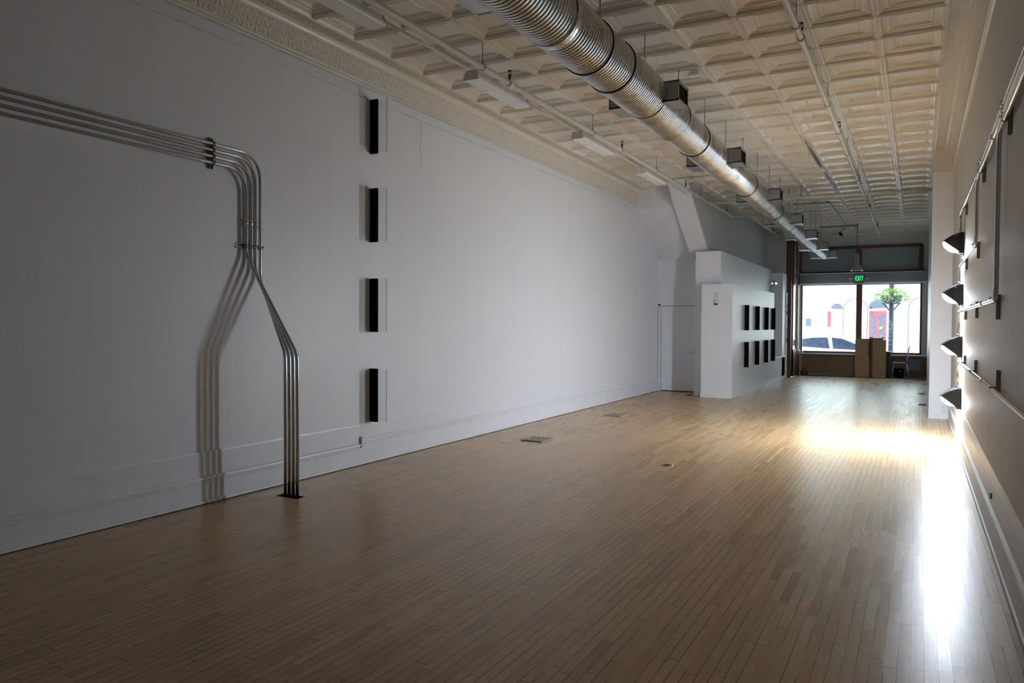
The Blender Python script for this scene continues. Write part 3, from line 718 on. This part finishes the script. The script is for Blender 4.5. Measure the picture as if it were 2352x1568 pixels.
# ================================================================== RIGHT WALL LAMPS AND CONDUITS
YL = 11.5
def lamp():
    t = thing('wall_lamp', 'dark wedge wall lamp with glowing lens, topmost of four on right wall', 'wall lamp', (XR, YL, 2.685), 'glowing wall lamps in a column')
    m = MB()   # housing profile in x-z, swept over y with tapered ends
    prof = [(0, .135), (-.05, .134), (-.10, .122), (-.15, .098), (-.20, .065), (-.235, .035), (-.243, .028), (-.243, .018), (-.23, .018), (-.078, -.100), (-.062, -.128), (-.05, -.135), (0, -.135)]
    n = len(prof); ysq = [(-.17, .86), (-.16, .97), (-.12, 1), (.12, 1), (.16, .97), (.17, .86)]
    for y, s in ysq:
        for x, z in prof: m.v.append((x*s, y, z*(.9+.1*s) if x < 0 else z))
    for j in range(len(ysq)-1):
        for i in range(n):
            i2 = (i+1) % n; m.f.append([j*n+i, j*n+i2, (j+1)*n+i2, (j+1)*n+i]); m.mi.append(0); m.sm.append(False)
    for j in (0, len(ysq)-1): m.f.append([j*n+i for i in range(n)]); m.mi.append(0); m.sm.append(False)
    m.build('housing', 'bronze', t)
    m = MB(); m.box(-.052, -.046, -.172, .172, -.14, .135); m.build('seam', 'dark', t)
    for z in (.10, -.115):
        m = MB(); m.tube([(-.09 if z > 0 else -.06, -.172, z), (-.09 if z > 0 else -.06, -.18, z)], .008, 8); m.build('screw', 'chrome', t)
    # bulging lens: from the tip back to the foot of the housing
    m = MB(); a = Vector((-.232, 0, .014)); b = Vector((-.080, 0, -.104)); d_ = (b-a); nn = Vector((d_.z, 0, -d_.x)).normalized()
    if nn.z > 0: nn = -nn
    S, Q = 8, 8
    for i in range(S+1):
        for j in range(Q+1):
            u = i/S; v = j/Q; bul = .040*(sin(pi*u)**.4)*(sin(pi*v)**.5); p = a+d_*u+nn*bul; m.v.append((p.x, -.145+.29*v, p.z))
    for i in range(S):
        for j in range(Q): m.f.append([i*(Q+1)+j, (i+1)*(Q+1)+j, (i+1)*(Q+1)+j+1, i*(Q+1)+j+1]); m.mi.append(0); m.sm.append(True)
    m.build('lens', 'emit', t)
    return t
l0 = lamp()
copy_tree(l0, (XR, YL, 2.01), 'dark wedge wall lamp with glowing lens, second from the top on right wall')
copy_tree(l0, (XR, YL, 1.33), 'dark wedge wall lamp with glowing lens, third from the top on right wall')
copy_tree(l0, (XR, YL, .655), 'dark wedge wall lamp with glowing lens, lowest on right wall')
XP = XR-.045
def cond(name, pts, r, lab, fit=(), bend=.12):
    t = thing('conduit', lab, 'conduit', tuple(pts[0]), 'steel conduits feeding the wall lamps')
    m = MB(); m.tube(route(pts, bend, 8), r, 12); child(m, 'tube', 'cond', t)
    for p, q in fit: m = MB(); m.tube([p, q], r+.006, 10); child(m, 'coupling', 'chrome', t)
YD = YL-.05
cond('c', [(XP, YB, 3.055), (XP, YD, 3.055), (XP, YD, 2.82)], .0165, 'steel conduit along the top of right wall, dropping into the topmost lamp', [((XP, 7.7, 3.055), (XP, 7.78, 3.055)), ((XP, YD, 2.80), (XP, YD, 2.86))])
cond('c', [(XP, YB, 3.005), (XP, 8.35, 3.005), (XP, 8.35, 2.38), (XP, YL-.2, 2.38), (XP+.01, YD, 2.27), (XP, YD, 2.13)], .0165, 'steel conduit dropping halfway along right wall to the second lamp', [((XP, 6.6, 3.005), (XP, 6.68, 3.005)), ((XP, YD, 2.12), (XP, YD, 2.18))])
cond('c', [(XP, YB, 2.955), (XP, 6.2, 2.955), (XP, 6.2, 1.79), (XP, YL-.2, 1.79), (XP+.01, YD, 1.65), (XP, YD, 1.45)], .0175, 'steel conduit with the long near drop, feeding the third lamp', [((XP, 7.3, 1.79), (XP, 7.38, 1.79)), ((XP, YD, 1.44), (XP, YD, 1.50))])
cond('c', [(XP, YB, 1.15), (XP, YL-.2, 1.15), (XP+.01, YD, 1.03), (XP, YD, .78)], .0165, 'lowest steel conduit on right wall, feeding the bottom lamp', [((XP, 7.2, 1.15), (XP, 7.28, 1.15)), ((XP, YD, .76), (XP, YD, .82))])
for y, a, b, cl, lab in ((5.85, 2.85, 3.10, (2.955, 3.005, 3.055), 'strut bracket nearest the viewer on the upper right conduits'), (8.0, 2.90, 3.10, (3.005, 3.055), 'strut bracket halfway along the upper right conduits'), (10.7, 2.96, 3.10, (3.055,), 'strut bracket just above the topmost lamp'),
    (8.55, 2.26, 2.42, (2.38,), 'strut bracket at the foot of the middle conduit drop'), (10.5, 2.28, 2.42, (2.38,), 'strut bracket between first and second lamps'),
    (6.42, 1.65, 1.83, (1.79,), 'strut bracket at the foot of the near conduit drop'), (8.6, 1.68, 1.84, (1.79,), 'strut bracket halfway along the third level conduit'), (10.5, 1.68, 1.83, (1.79,), 'strut bracket between second and third lamps'),
    (6.3, 1.11, 1.29, (1.15,), 'strut bracket nearest the viewer on the lowest conduit'), (8.6, 1.11, 1.27, (1.15,), 'strut bracket halfway along the lowest conduit'), (10.5, 1.11, 1.25, (1.15,), 'strut bracket between third and bottom lamps')):
    strut('z', y, a, b, lab, cl, XR, -1)

# ================================================================== FLOOR FITTINGS
def vent(x0, x1, y0, y1, lab):
    t = thing('floor_vent', lab, 'vent', ((x0+x1)/2, (y0+y1)/2, 0), 'wooden floor vents near the left wall')
    m = MB(); h = .016
    m.box(x0, x1, y0, y0+.04, 0, h); m.box(x0, x1, y1-.04, y1, 0, h)
    n = 4; wv = (x1-x0)/(n*1.0)
    for k in range(n+1):
        x = x0+(x1-x0-.028)*k/n; m.box(x, x+.028, y0+.04, y1-.04, 0, h)
    child(m, 'vent_frame', 'oak', t)
    m = MB(); m.box(x0+.01, x1-.01, y0+.03, y1-.03, 0, .004); child(m, 'vent_opening', 'kick', t)
vent(-4.76, -4.44, 9.08, 9.45, 'slotted wooden floor vent nearer the viewer')
vent(-4.80, -4.48, 12.28, 12.62, 'slotted wooden floor vent farther from the viewer')
t = thing('floor_outlet', 'round grey metal floor outlet in the middle of the floor', 'outlet', (-2.48, 8.32, 0))
m = MB(); m.lathe([(.072, 0), (.070, .005), (.055, .008), (.052, .004)], (-2.48, 8.32, 0), 24); child(m, 'rim', 'strut', t)
m = MB(); m.lathe([(.052, .004), (.001, .005)], (-2.48, 8.32, 0), 24); m.box(-2.51, -2.49, 8.29, 8.35, .004, .008); m.box(-2.475, -2.455, 8.29, 8.35, .004, .008); child(m, 'cover', 'dark', t)
m = MB(); m.lathe([(.06, 0), (.055, .005), (.001, .006)], (-2.42, 14.6, 0), 20)
tag(m.build('floor_plug', 'strut'), 'faint round floor cap far out on the wood floor', 'cap')
m = MB(); m.box(-4.62, -4.46, 16.85, 16.93, 0, .012)
tag(m.build('floor_register', 'kick', loc=(-4.54, 16.9, 0)), 'dark floor register at the foot of the tall partition', 'register')
for y, lab in ((17.25, 'dark floor slot nearer the pillar'), (20.1, 'dark floor slot farther behind the pillar')):
    m = MB(); m.box(.06, .20, y, y+.12, 0, .01); tag(m.build('floor_register', 'kick', loc=(.13, y, 0)), lab, 'register', 'dark floor slots behind the pillar')

# ================================================================== PLATES AND SWITCHES
t = thing('thermostat', 'pale thermostat with dark dial on the low partition', 'thermostat', (-3.88, 16.6, 2.09))
m = MB(); m.box(-3.925, -3.835, 16.575, 16.6, 2.03, 2.16, bev=.006); child(m, 'case', 'plate', t)
m = MB(); m.box(-3.91, -3.85, 16.570, 16.576, 2.04, 2.075); child(m, 'dial', 'dark', t)
m = MB(); m.box(-3.915, -3.84, 16.585, 16.6, 2.215, 2.31, bev=.004)
tag(m.build('wall_plate', 'plate', loc=(-3.88, 16.6, 2.26)), 'blank white plate above the thermostat', 'plate')
t = thing('emergency_light', 'twin-head emergency light high on the tall partition', 'light', (-3.9, 23.45, 2.85))
m = MB(); m.box(-3.855, -3.73, 23.42, 23.5, 2.80, 2.90, bev=.01); child(m, 'case', 'grey', t)
for x in (-3.83, -3.72):
    m = MB(); m.tube([(x, 23.42, 2.85), (x+.02, 23.33, 2.84)], .038, 12); child(m, 'lamp_head', 'chrome', t)
for z, mt, lab in ((2.18, 'grey', 'grey keypad, uppermost on the narrow partition end'), (1.98, 'dark', 'dark control with a round knob on the partition end'), (1.68, 'plate', 'white blank plate on the partition end'), (1.42, 'grey', 'grey switch plate below the white one'), (1.15, 'dark', 'dark plate lowest on the partition end')):
    m = MB(); m.box(-3.502, -3.484, 24.08, 24.17, z-.07, z+.07, bev=.004)
    if z == 1.98: m.tube([(-3.49, 24.12, z-.03), (-3.45, 24.12, z-.03)], .02, 10, 0)
    tag(m.build('wall_plate', mt, loc=(-3.5, 24.12, z)), lab, 'plate', 'plates on the partition end')
t = thing('wall_outlet', 'white outlet plate low on the pillar', 'outlet', (.43, 14.89, .18))
m = MB(); m.box(.395, .465, 14.872, 14.89, .12, .235, bev=.003); child(m, 'plate', 'white', t)
m = MB()
for z in (.15, .20):
    for x in (.418, .436): m.box(x, x+.004, 14.869, 14.873, z, z+.016)
child(m, 'slots', 'dark', t)
m = MB(); m.tube([(XR-.026, 6.42, .37), (XR-.04, 6.42, .37)], .022, 10); tag(m.build('door_stop', 'grey', loc=(XR, 6.42, .37)), 'small grey bumper on the right baseboard', 'bumper')

# ================================================================== EXIT SIGN, PENDANT
t = thing('exit_sign', 'grey exit sign with green letters above the shop window', 'sign', (-1.60, 25.62, 3.04))
m = MB(); m.box(-1.76, -1.44, 25.62, 25.70, 2.91, 3.18, bev=.008); child(m, 'sign_case', 'exitb', t)
m = MB(); yA, yB_ = 25.612, 25.622; zb_, zt = 3.00, 3.145
def L_(x0, x1, z0, z1): m.box(x0, x1, yA, yB_, z0, z1)
x = -1.70; sw = .014
L_(x, x+sw, zb_, zt)
for z in (zb_, (zb_+zt)/2-.006, zt-.014): L_(x, x+.048, z, z+.014)
x = -1.640
for s in (1, -1):
    xa, xb2 = (x, x+.052) if s > 0 else (x+.052, x)
    d2 = .009
    m.add([(xa-d2, yA, zb_), (xa+d2, yA, zb_), (xb2+d2, yA, zt), (xb2-d2, yA, zt), (xa-d2, yB_, zb_), (xa+d2, yB_, zb_), (xb2+d2, yB_, zt), (xb2-d2, yB_, zt)], [[0, 1, 2, 3], [7, 6, 5, 4], [0, 4, 5, 1], [2, 6, 7, 3], [1, 5, 6, 2], [0, 3, 7, 4]])
L_(-1.567, -1.567+sw, zb_, zt)
L_(-1.538, -1.482, zt-.014, zt); L_(-1.517, -1.517+sw, zb_, zt)
m.add([(-1.735, yA, (zb_+zt)/2), (-1.712, yA, (zb_+zt)/2-.022), (-1.712, yA, (zb_+zt)/2+.022)], [[0, 1, 2]])
child(m, 'exit_lettering', 'exitg', t, 'green letters EXIT')
for s in (-1, 1):
    m = MB(); x = -1.60+s*.20; m.tube([(x-s*.03, 25.66, 3.05), (x+s*.01, 25.62, 3.06), (x+s*.05, 25.58, 3.05)], [.03, .04, .045], 12); child(m, 'lamp_head', 'grey', t)
t = thing('pendant_lamp', 'industrial bell pendant hanging in front of the transom', 'pendant', (-1.56, 23.9, 3.2))
m = MB(); m.lathe([(.172, 0), (.165, .01), (.135, .08), (.085, .20), (.055, .25), (.05, .27)], (-1.56, 23.9, 3.2), 28); child(m, 'shade', 'galv', t)
m = MB(); m.ring((-1.56, 23.9, 3.2), .17, .007, 'z', 28); child(m, 'rim', 'chrome', t)
m = MB(); m.tube([(-1.56, 23.9, 3.46), (-1.56, 23.9, 3.68)], .06, 16); child(m, 'ballast_can', 'grey', t)
m = MB(); m.tube([(-1.56, 23.9, 3.68), (-1.56, 23.9, H+.03)], .007, 8); child(m, 'cord', 'dark', t)

# ================================================================== RECEPTION FURNITURE
t = thing('reception_desk', 'tall plywood reception counter in front of the mullion', 'desk', (-1.23, 25.5, .012))
m = MB(); m.box(-1.66, -1.265, 25.30, 25.85, .014, 1.17, bev=.003); child(m, 'left_cabinet', 'ply', t)
m = MB(); m.box(-1.175, -.81, 25.30, 25.85, .014, 1.17, bev=.003); child(m, 'right_cabinet', 'ply', t)
m = MB(); m.box(-1.265, -1.175, 25.33, 25.85, .014, 1.17); child(m, 'recess', 'redw', t, 'reddish brown strip between the panels')
m = MB(); m.box(-1.285, -1.245, 25.285, 25.32, .62, 1.12); child(m, 'handle_strip', 'dark', t, 'dark vertical strip')
m = MB(); m.box(-1.52, -.90, 25.36, 25.85, 1.17, 1.20); child(m, 'top_shelf', 'brown', t)
m = MB(); m.box(-1.28, -.86, 25.42, 25.62, 1.20, 1.225, bev=.004); m.box(-1.30, -.84, 25.40, 25.64, 1.225, 1.232)
tag(m.build('paper_tray', 'white', loc=(-1.07, 25.5, 1.2)), 'flat white tray on top of the reception counter', 'tray')
for x, lab in ((-1.24, 'small black item at the left end of the white tray'), (-.90, 'small black item at the right end of the white tray')):
    m = MB(); m.box(x-.05, x+.06, 25.44, 25.56, 1.232, 1.248, bev=.003); tag(m.build('stapler', 'black', loc=(x, 25.5, 1.232)), lab, 'stapler', 'black items on the counter')
t = thing('side_cabinet', 'black cabinet between the plywood counter and the chair', 'cabinet', (-.72, 25.7, .012))
m = MB(); m.box(-.805, -.69, 25.50, 25.92, .014, .80, bev=.006); child(m, 'body', 'rubber', t)
m = MB(); m.box(-.808, -.68, 25.48, 25.93, .80, .82); child(m, 'top', 'plate', t)
t = thing('chair', 'metal-legged side chair facing left by the shop window', 'chair', (-.42, 25.55, .012))
def tb(name, pts, r, mt): m = MB(); m.tube(pts, r, 10); child(m, name, mt, t)
m = MB(); m.prism([(-.63, .485), (-.60, .50), (-.24, .495), (-.23, .48), (-.60, .475)], 25.36, 25.74, 'y', sm=False); child(m, 'seat', 'chairp', t)
m = MB(); V = []; n = 8
for i in range(n+1):
    u = i/n; z = .55+.42*u
    for j in range(9):
        v = j/8; y = 25.37+.36*v; x = -.27+.09*u+.03*sin(pi*v)-.02; V.append((x, y, z+.03*sin(pi*v)*u))
fs = [[i*9+j, i*9+j+1, (i+1)*9+j+1, (i+1)*9+j] for i in range(n) for j in range(8)]
m.add(V+[(a+.012, b, c_) for a, b, c_ in V], fs+[[q+81 for q in reversed(f_)] for f_ in fs], 0, True); child(m, 'backrest', 'chairp', t)
for y in (25.38, 25.72):
    tb('leg', [(-.58, y, .478), (-.66, y-(.02 if y < 25.5 else -.02), .014)], .010, 'chrome')
    tb('leg', [(-.26, y, .478), (-.18, y-(.02 if y < 25.5 else -.02), .014)], .010, 'chrome')
tb('back_frame', [(-.26, 25.38, .478), (-.24, 25.37, .6), (-.18, 25.37, 1.0), (-.19, 25.45, 1.06), (-.19, 25.65, 1.06), (-.18, 25.73, 1.0), (-.24, 25.73, .6), (-.26, 25.72, .478)], .009, 'chrome')
t = thing('black_case', 'small black equipment case on the floor under the chair', 'case', (-.46, 25.88, .012))
m = MB(); m.box(-.60, -.33, 25.80, 25.93, .014, .30, bev=.01); child(m, 'body', 'black', t)
m = MB(); m.lathe([(.0, 0), (.03, 0), (.026, .008), (0, .01)], seg=16); m.xform(Matrix.Translation((-.42, 25.80, .21)) @ Matrix.Rotation(radians(90), 4, 'X')); child(m, 'badge', 'grey', t)
m = MB(); m.box(-.24, .09, 25.945, 25.96, .24, .58); tag(m.build('access_panel', 'beam', loc=(-.07, 25.96, .4)), 'pale square panel on the wood below the right window', 'panel')
t = thing('dark_bag', 'dark rounded bundle on the floor in the left corner of the window', 'bag', (-3.18, 25.75, .012))
m = MB(); m.lathe([(.10, 0), (.125, .03), (.12, .09), (.08, .15), (.03, .18), (0, .185)], (-3.18, 25.75, .014), 16); child(m, 'bundle', 'brown', t); m = MB(); m.ring((-3.18, 25.75, .19), .05, .01, 'x', 14); child(m, 'loop', 'dark', t)
m = MB(); m.box(-3.34, -3.24, 25.84, 25.95, .716, .78, bev=.006); tag(m.build('window_latch', 'plate', loc=(-3.29, 25.9, .716)), 'small pale block on the left end of the window sill', 'latch')

# lettering and scrolls on the right pane
t = thing('window_lettering', 'white outline lettering and scrolls on the right shop window', 'lettering', (-1, 25.995, 1.6))
def scroll(cx_, cz, r0, a0, a1, r1=None, n=28, w=.006):
    r1 = r0 if r1 is None else r1; P = []
    for k in range(n+1): u = k/n; a = radians(a0+(a1-a0)*u); r = r0+(r1-r0)*u; P.append((cx_+r*cos(a), 25.992, cz+r*sin(a)))
    m.tube(P, w, 5)
m = MB()
scroll(-.88, 1.62, .205, 0, 360); scroll(-.86, 1.62, .14, 20, 300); m.tube([(-1.0, 25.992, 1.62), (-.86, 25.992, 1.66)], .006, 5); m.tube([(-.78, 25.992, 1.63), (-.64, 25.992, 1.63)], .008, 5)
child(m, 'letter', 'lett', t)
m = MB(); scroll(-1.26, 1.74, .135, -80, 150); scroll(-1.27, 1.74, .07, -90, 120); m.tube([(-1.25, 25.992, 1.60), (-1.13, 25.992, 1.45), (-1.22, 25.992, 1.37)], .006, 5); child(m, 'letter', 'lett', t)
m = MB()
for k, z in enumerate((1.5, 1.38, 1.26, 1.14, 1.0)):
    for q in range(3): xx = -.80+q*.06; m.tube([(xx, 25.992, z), (xx+.03, 25.992, z+.06), (xx+.04, 25.992, z-.01)], .006, 5)
child(m, 'letter', 'lett', t)
m = MB(); scroll(-.12, 1.05, .13, 180, 385, .09); scroll(-.42, 1.04, .14, 160, 10, .17); child(m, 'scroll', 'lett', t)

# ================================================================== THE STREET
G = -.15
m = MB(); m.box(-60, 60, 26.15, 30.2, G-.2, G); tag(m.build('sidewalk', 'concrete'), 'pale concrete sidewalk outside the shop window', 'sidewalk', kind='structure')
m = MB(); m.box(-90, 90, 30.2, 51, G-.4, G-.14); tag(m.build('street', 'asphalt'), 'street between the shop and the pale building', 'street', kind='structure')
m = MB(); m.box(-90, 90, 51, 56.2, G-.3, G); tag(m.build('far_sidewalk', 'concrete'), 'pale far sidewalk before the building across the street', 'sidewalk', kind='structure')
# building across
b = thing('building', 'pale sunlit building with arches and red doors across the street', 'building', (-6, 56, G))
m = MB(); m.box(-40, 25, 56, 58, G, 14); child(m, 'facade_wall', 'fac', b)
m = MB(); m.box(-40, 25, 55.6, 56, 4.9, 5.1); child(m, 'cornice', 'fac', b); m = MB(); m.box(-4.0, 1.6, 55.5, 56, 4.35, 4.9); child(m, 'brick_band', 'fac2', b)
def archf(name, x, z0, r, mt, y=55.98, hh=.0):
    m = MB(); P = [(x+r*cos(a), z0+r*sin(a)) for a in [pi*k/16 for k in range(17)]]
    if hh: P = P+[(x-r, z0-hh), (x+r, z0-hh)]
    m.prism(P, y, 56.02, 'y'); child(m, name, mt, b)
def archring(x, z0, r):
    m = MB(); P = [(x+r*cos(a), 55.97, z0+r*sin(a)) for a in [pi*k/16 for k in range(17)]]; m.tube([(x+r, 55.97, z0-3)]+P+[(x-r, 55.97, z0-3)], .03, 5); child(m, 'arch_moulding', 'wind', b)
DXr = -2.32
archf('fanlight', DXr, 2.78, .58, 'wind'); 
m = MB(); m.box(DXr-.53, DXr+.53, 55.95, 56.02, G, 2.60); d2 = child(m, 'entrance_doors', 'red', b)
for s in (-1, 1):
    m = MB(); m.box(DXr+s*.25-.16, DXr+s*.25+.16, 55.93, 56.0, .5, 2.35); m.build('door_glass', 'wind', d2, loc=tuple(b.location))
m = MB(); m.tube([(DXr+.2, 55.85, 1.45), (DXr+.2, 55.93, 1.45)], .09, 10); m.build('knob', 'orange', d2, loc=tuple(b.location))
archf('fanlight', -4.85, 2.75, .38, 'wind')
m = MB(); m.box(-5.45, -5.22, 55.95, 56.02, 1.5, 2.58); child(m, 'red_shutter', 'red', b)
m = MB(); m.box(-6.85, -6.50, 55.95, 56.02, 1.55, 2.1); child(m, 'small_window', 'wind', b)
archring(-3.7, 2.7, .75); archring(.25, 2.75, .75)
m = MB(); m.box(-.05, .08, 55.96, 56.0, 2.4, 3.3); m.box(-.05, .05, 55.96, 56.0, 1.2, 2.0); child(m, 'downpipe', 'grey', b)
for x in (-2.75, 1.0):
    m = MB(); m.lathe([(.12, 0), (.10, .06), (.03, .14), (0, .18)], (x, 55.8, 2.72), 10); child(m, 'wall_lantern', 'post', b)
# car
car = thing('car', 'white hatchback parked at the kerb, seen through the left window', 'car', (-2.6, 32, G-.14))
zg = G-.14; ya, yb = 31.2, 32.9
def side(poly, y0, y1, name, mt, par=None):
    m = MB(); m.prism([(x, z+zg) for x, z in poly], y0, y1, 'y'); o = m.build(name, mt, par or car, loc=tuple(car.location)); return o
bx0 = -4.75
bodyp = [(0, .35), (.0, .75), (.05, .98), (.28, 1.08), (.9, 1.02), (1.8, .97), (2.9, .93), (3.6, .80), (4.2, .66), (4.4, .45), (4.4, .25), (3.95, .22), (3.9, .42), (3.72, .58), (3.5, .62), (3.28, .58), (3.12, .42), (3.08, .22), (1.28, .22), (1.24, .42), (1.08, .58), (.86, .62), (.64, .58), (.48, .42), (.44, .25)]
side([(bx0+x, z) for x, z in bodyp], ya, yb, 'body', 'carw')
gp = [(.22, 1.02), (.12, 1.22), (.5, 1.38), (1.2, 1.475), (1.8, 1.49), (2.3, 1.43), (2.8, 1.22), (3.2, .98), (3.0, .88), (.8, .95)]
side([(bx0+x, z) for x, z in gp], ya+.12, yb-.12, 'greenhouse', 'carw')
rg = side([(bx0+.16, 1.20), (bx0+.55, 1.33), (bx0+1.2, 1.42), (bx0+1.72, 1.435), (bx0+1.80, 1.0), (bx0+1.0, 1.05), (bx0+.45, 1.09)], ya+.10, ya+.125, 'rear_side_glass', 'carg')
side([(bx0+1.86, 1.435), (bx0+2.25, 1.39), (bx0+2.72, 1.19), (bx0+2.9, .96), (bx0+1.92, 1.0)], ya+.10, ya+.125, 'front_side_glass', 'carg')
for x in (.86, 3.5):
    m = MB(); cxw = bx0+x
    for y0_ in (ya+.02, yb-.22):
        m = MB(); m.tube([(cxw, y0_, zg+.32), (cxw, y0_+.2, zg+.32)], .32, 24); o = child(m, 'wheel', 'tyre', car)
        m = MB(); m.tube([(cxw, y0_-.008, zg+.32), (cxw, y0_, zg+.32)], .2, 20); m.build('hubcap', 'grey', o, loc=tuple(car.location))
for x in (1.45, 2.55):
    m = MB(); m.box(bx0+x-.11, bx0+x+.11, ya-.02, ya, zg+.86, zg+.89, bev=.005); child(m, 'door_handle', 'grey', car)
for x in (1.12, 1.88): m = MB(); m.box(bx0+x, bx0+x+.008, ya-.003, ya+.01, zg+.3, zg+.97); child(m, 'door_seam', 'grey', car)
# lamp post with hanging baskets
PX, PY = -.79, 29.2
lp_ = thing('street_lamp', 'dark post with hanging flower baskets seen through the right window', 'lamp post', (PX, PY, G))
m = MB(); m.lathe([(.16, 0), (.16, .1), (.12, .3), (.10, .5), (.085, .6), (.08, 5)], (PX, PY, G), 16); child(m, 'post', 'post', lp_)
for s in (-1, 1):
    m = MB(); m.tube([(PX, PY, 2.05), (PX+s*.22, PY, 2.35), (PX+s*.30, PY, 2.38)], .02, 8); child(m, 'bracket', 'post', lp_)
t = thing('hanging_basket', 'full green flower basket on the street post', 'basket', (PX, PY, 2.4))
m = MB(); m.lathe([(0, 0), (.22, 0), (.34, .12), (.36, .3), (0, .3)], (PX, PY, 2.36), 20); child(m, 'basket', 'post', t)
m = MB(); mf = MB(); rnd = random.Random(3)
for k in range(1500):
    a = rnd.uniform(0, 2*pi); e = rnd.uniform(-.25, 1)*pi/2; rr = .42+.16*rnd.random()
    p = Vector((PX+rr*cos(e)*cos(a)*1.1, PY+rr*cos(e)*sin(a), 2.62+rr*.55*sin(e)-.12*rnd.random()))
    q = Matrix.Rotation(rnd.uniform(0, 6.28), 3, 'Z') @ Matrix.Rotation(rnd.uniform(-1.2, 1.2), 3, 'X'); s = rnd.uniform(.025, .05)
    V = [p+q@Vector(v)*s for v in ((-.5, 0, 0), (0, .9, .2), (.5, 0, 0), (0, -.9, .2))]
    (mf if rnd.random() < .07 else m).add(V, [[0, 1, 2, 3]])
child(m, 'leaves', 'leaf', t); child(mf, 'flowers', 'flower', t)
t = thing('street_bin', 'grey-green round-topped bin at the left edge of the left window', 'bin', (-3.62, 28.6, G))
m = MB(); P = [(-3.75, G), (-3.75, .60), (-3.72, .66), (-3.62, .70), (-3.52, .66), (-3.49, .60), (-3.49, G)]; m.prism(P, 28.5, 28.75, 'y'); child(m, 'bin_body', 'bin', t)
t = thing('sandwich_board', 'small white sandwich board on the sidewalk before the car', 'sign', (-2.0, 29.3, G))
for s in (-1, 1):
    m = MB(); m.prism([(29.3+s*.22, G), (29.3+s*.24, G), (29.31, .50), (29.29, .50)], -2.25, -2.0, 'x'); child(m, 'board', 'white', t)
# trees along the far kerb whose green shows in the floor's shine
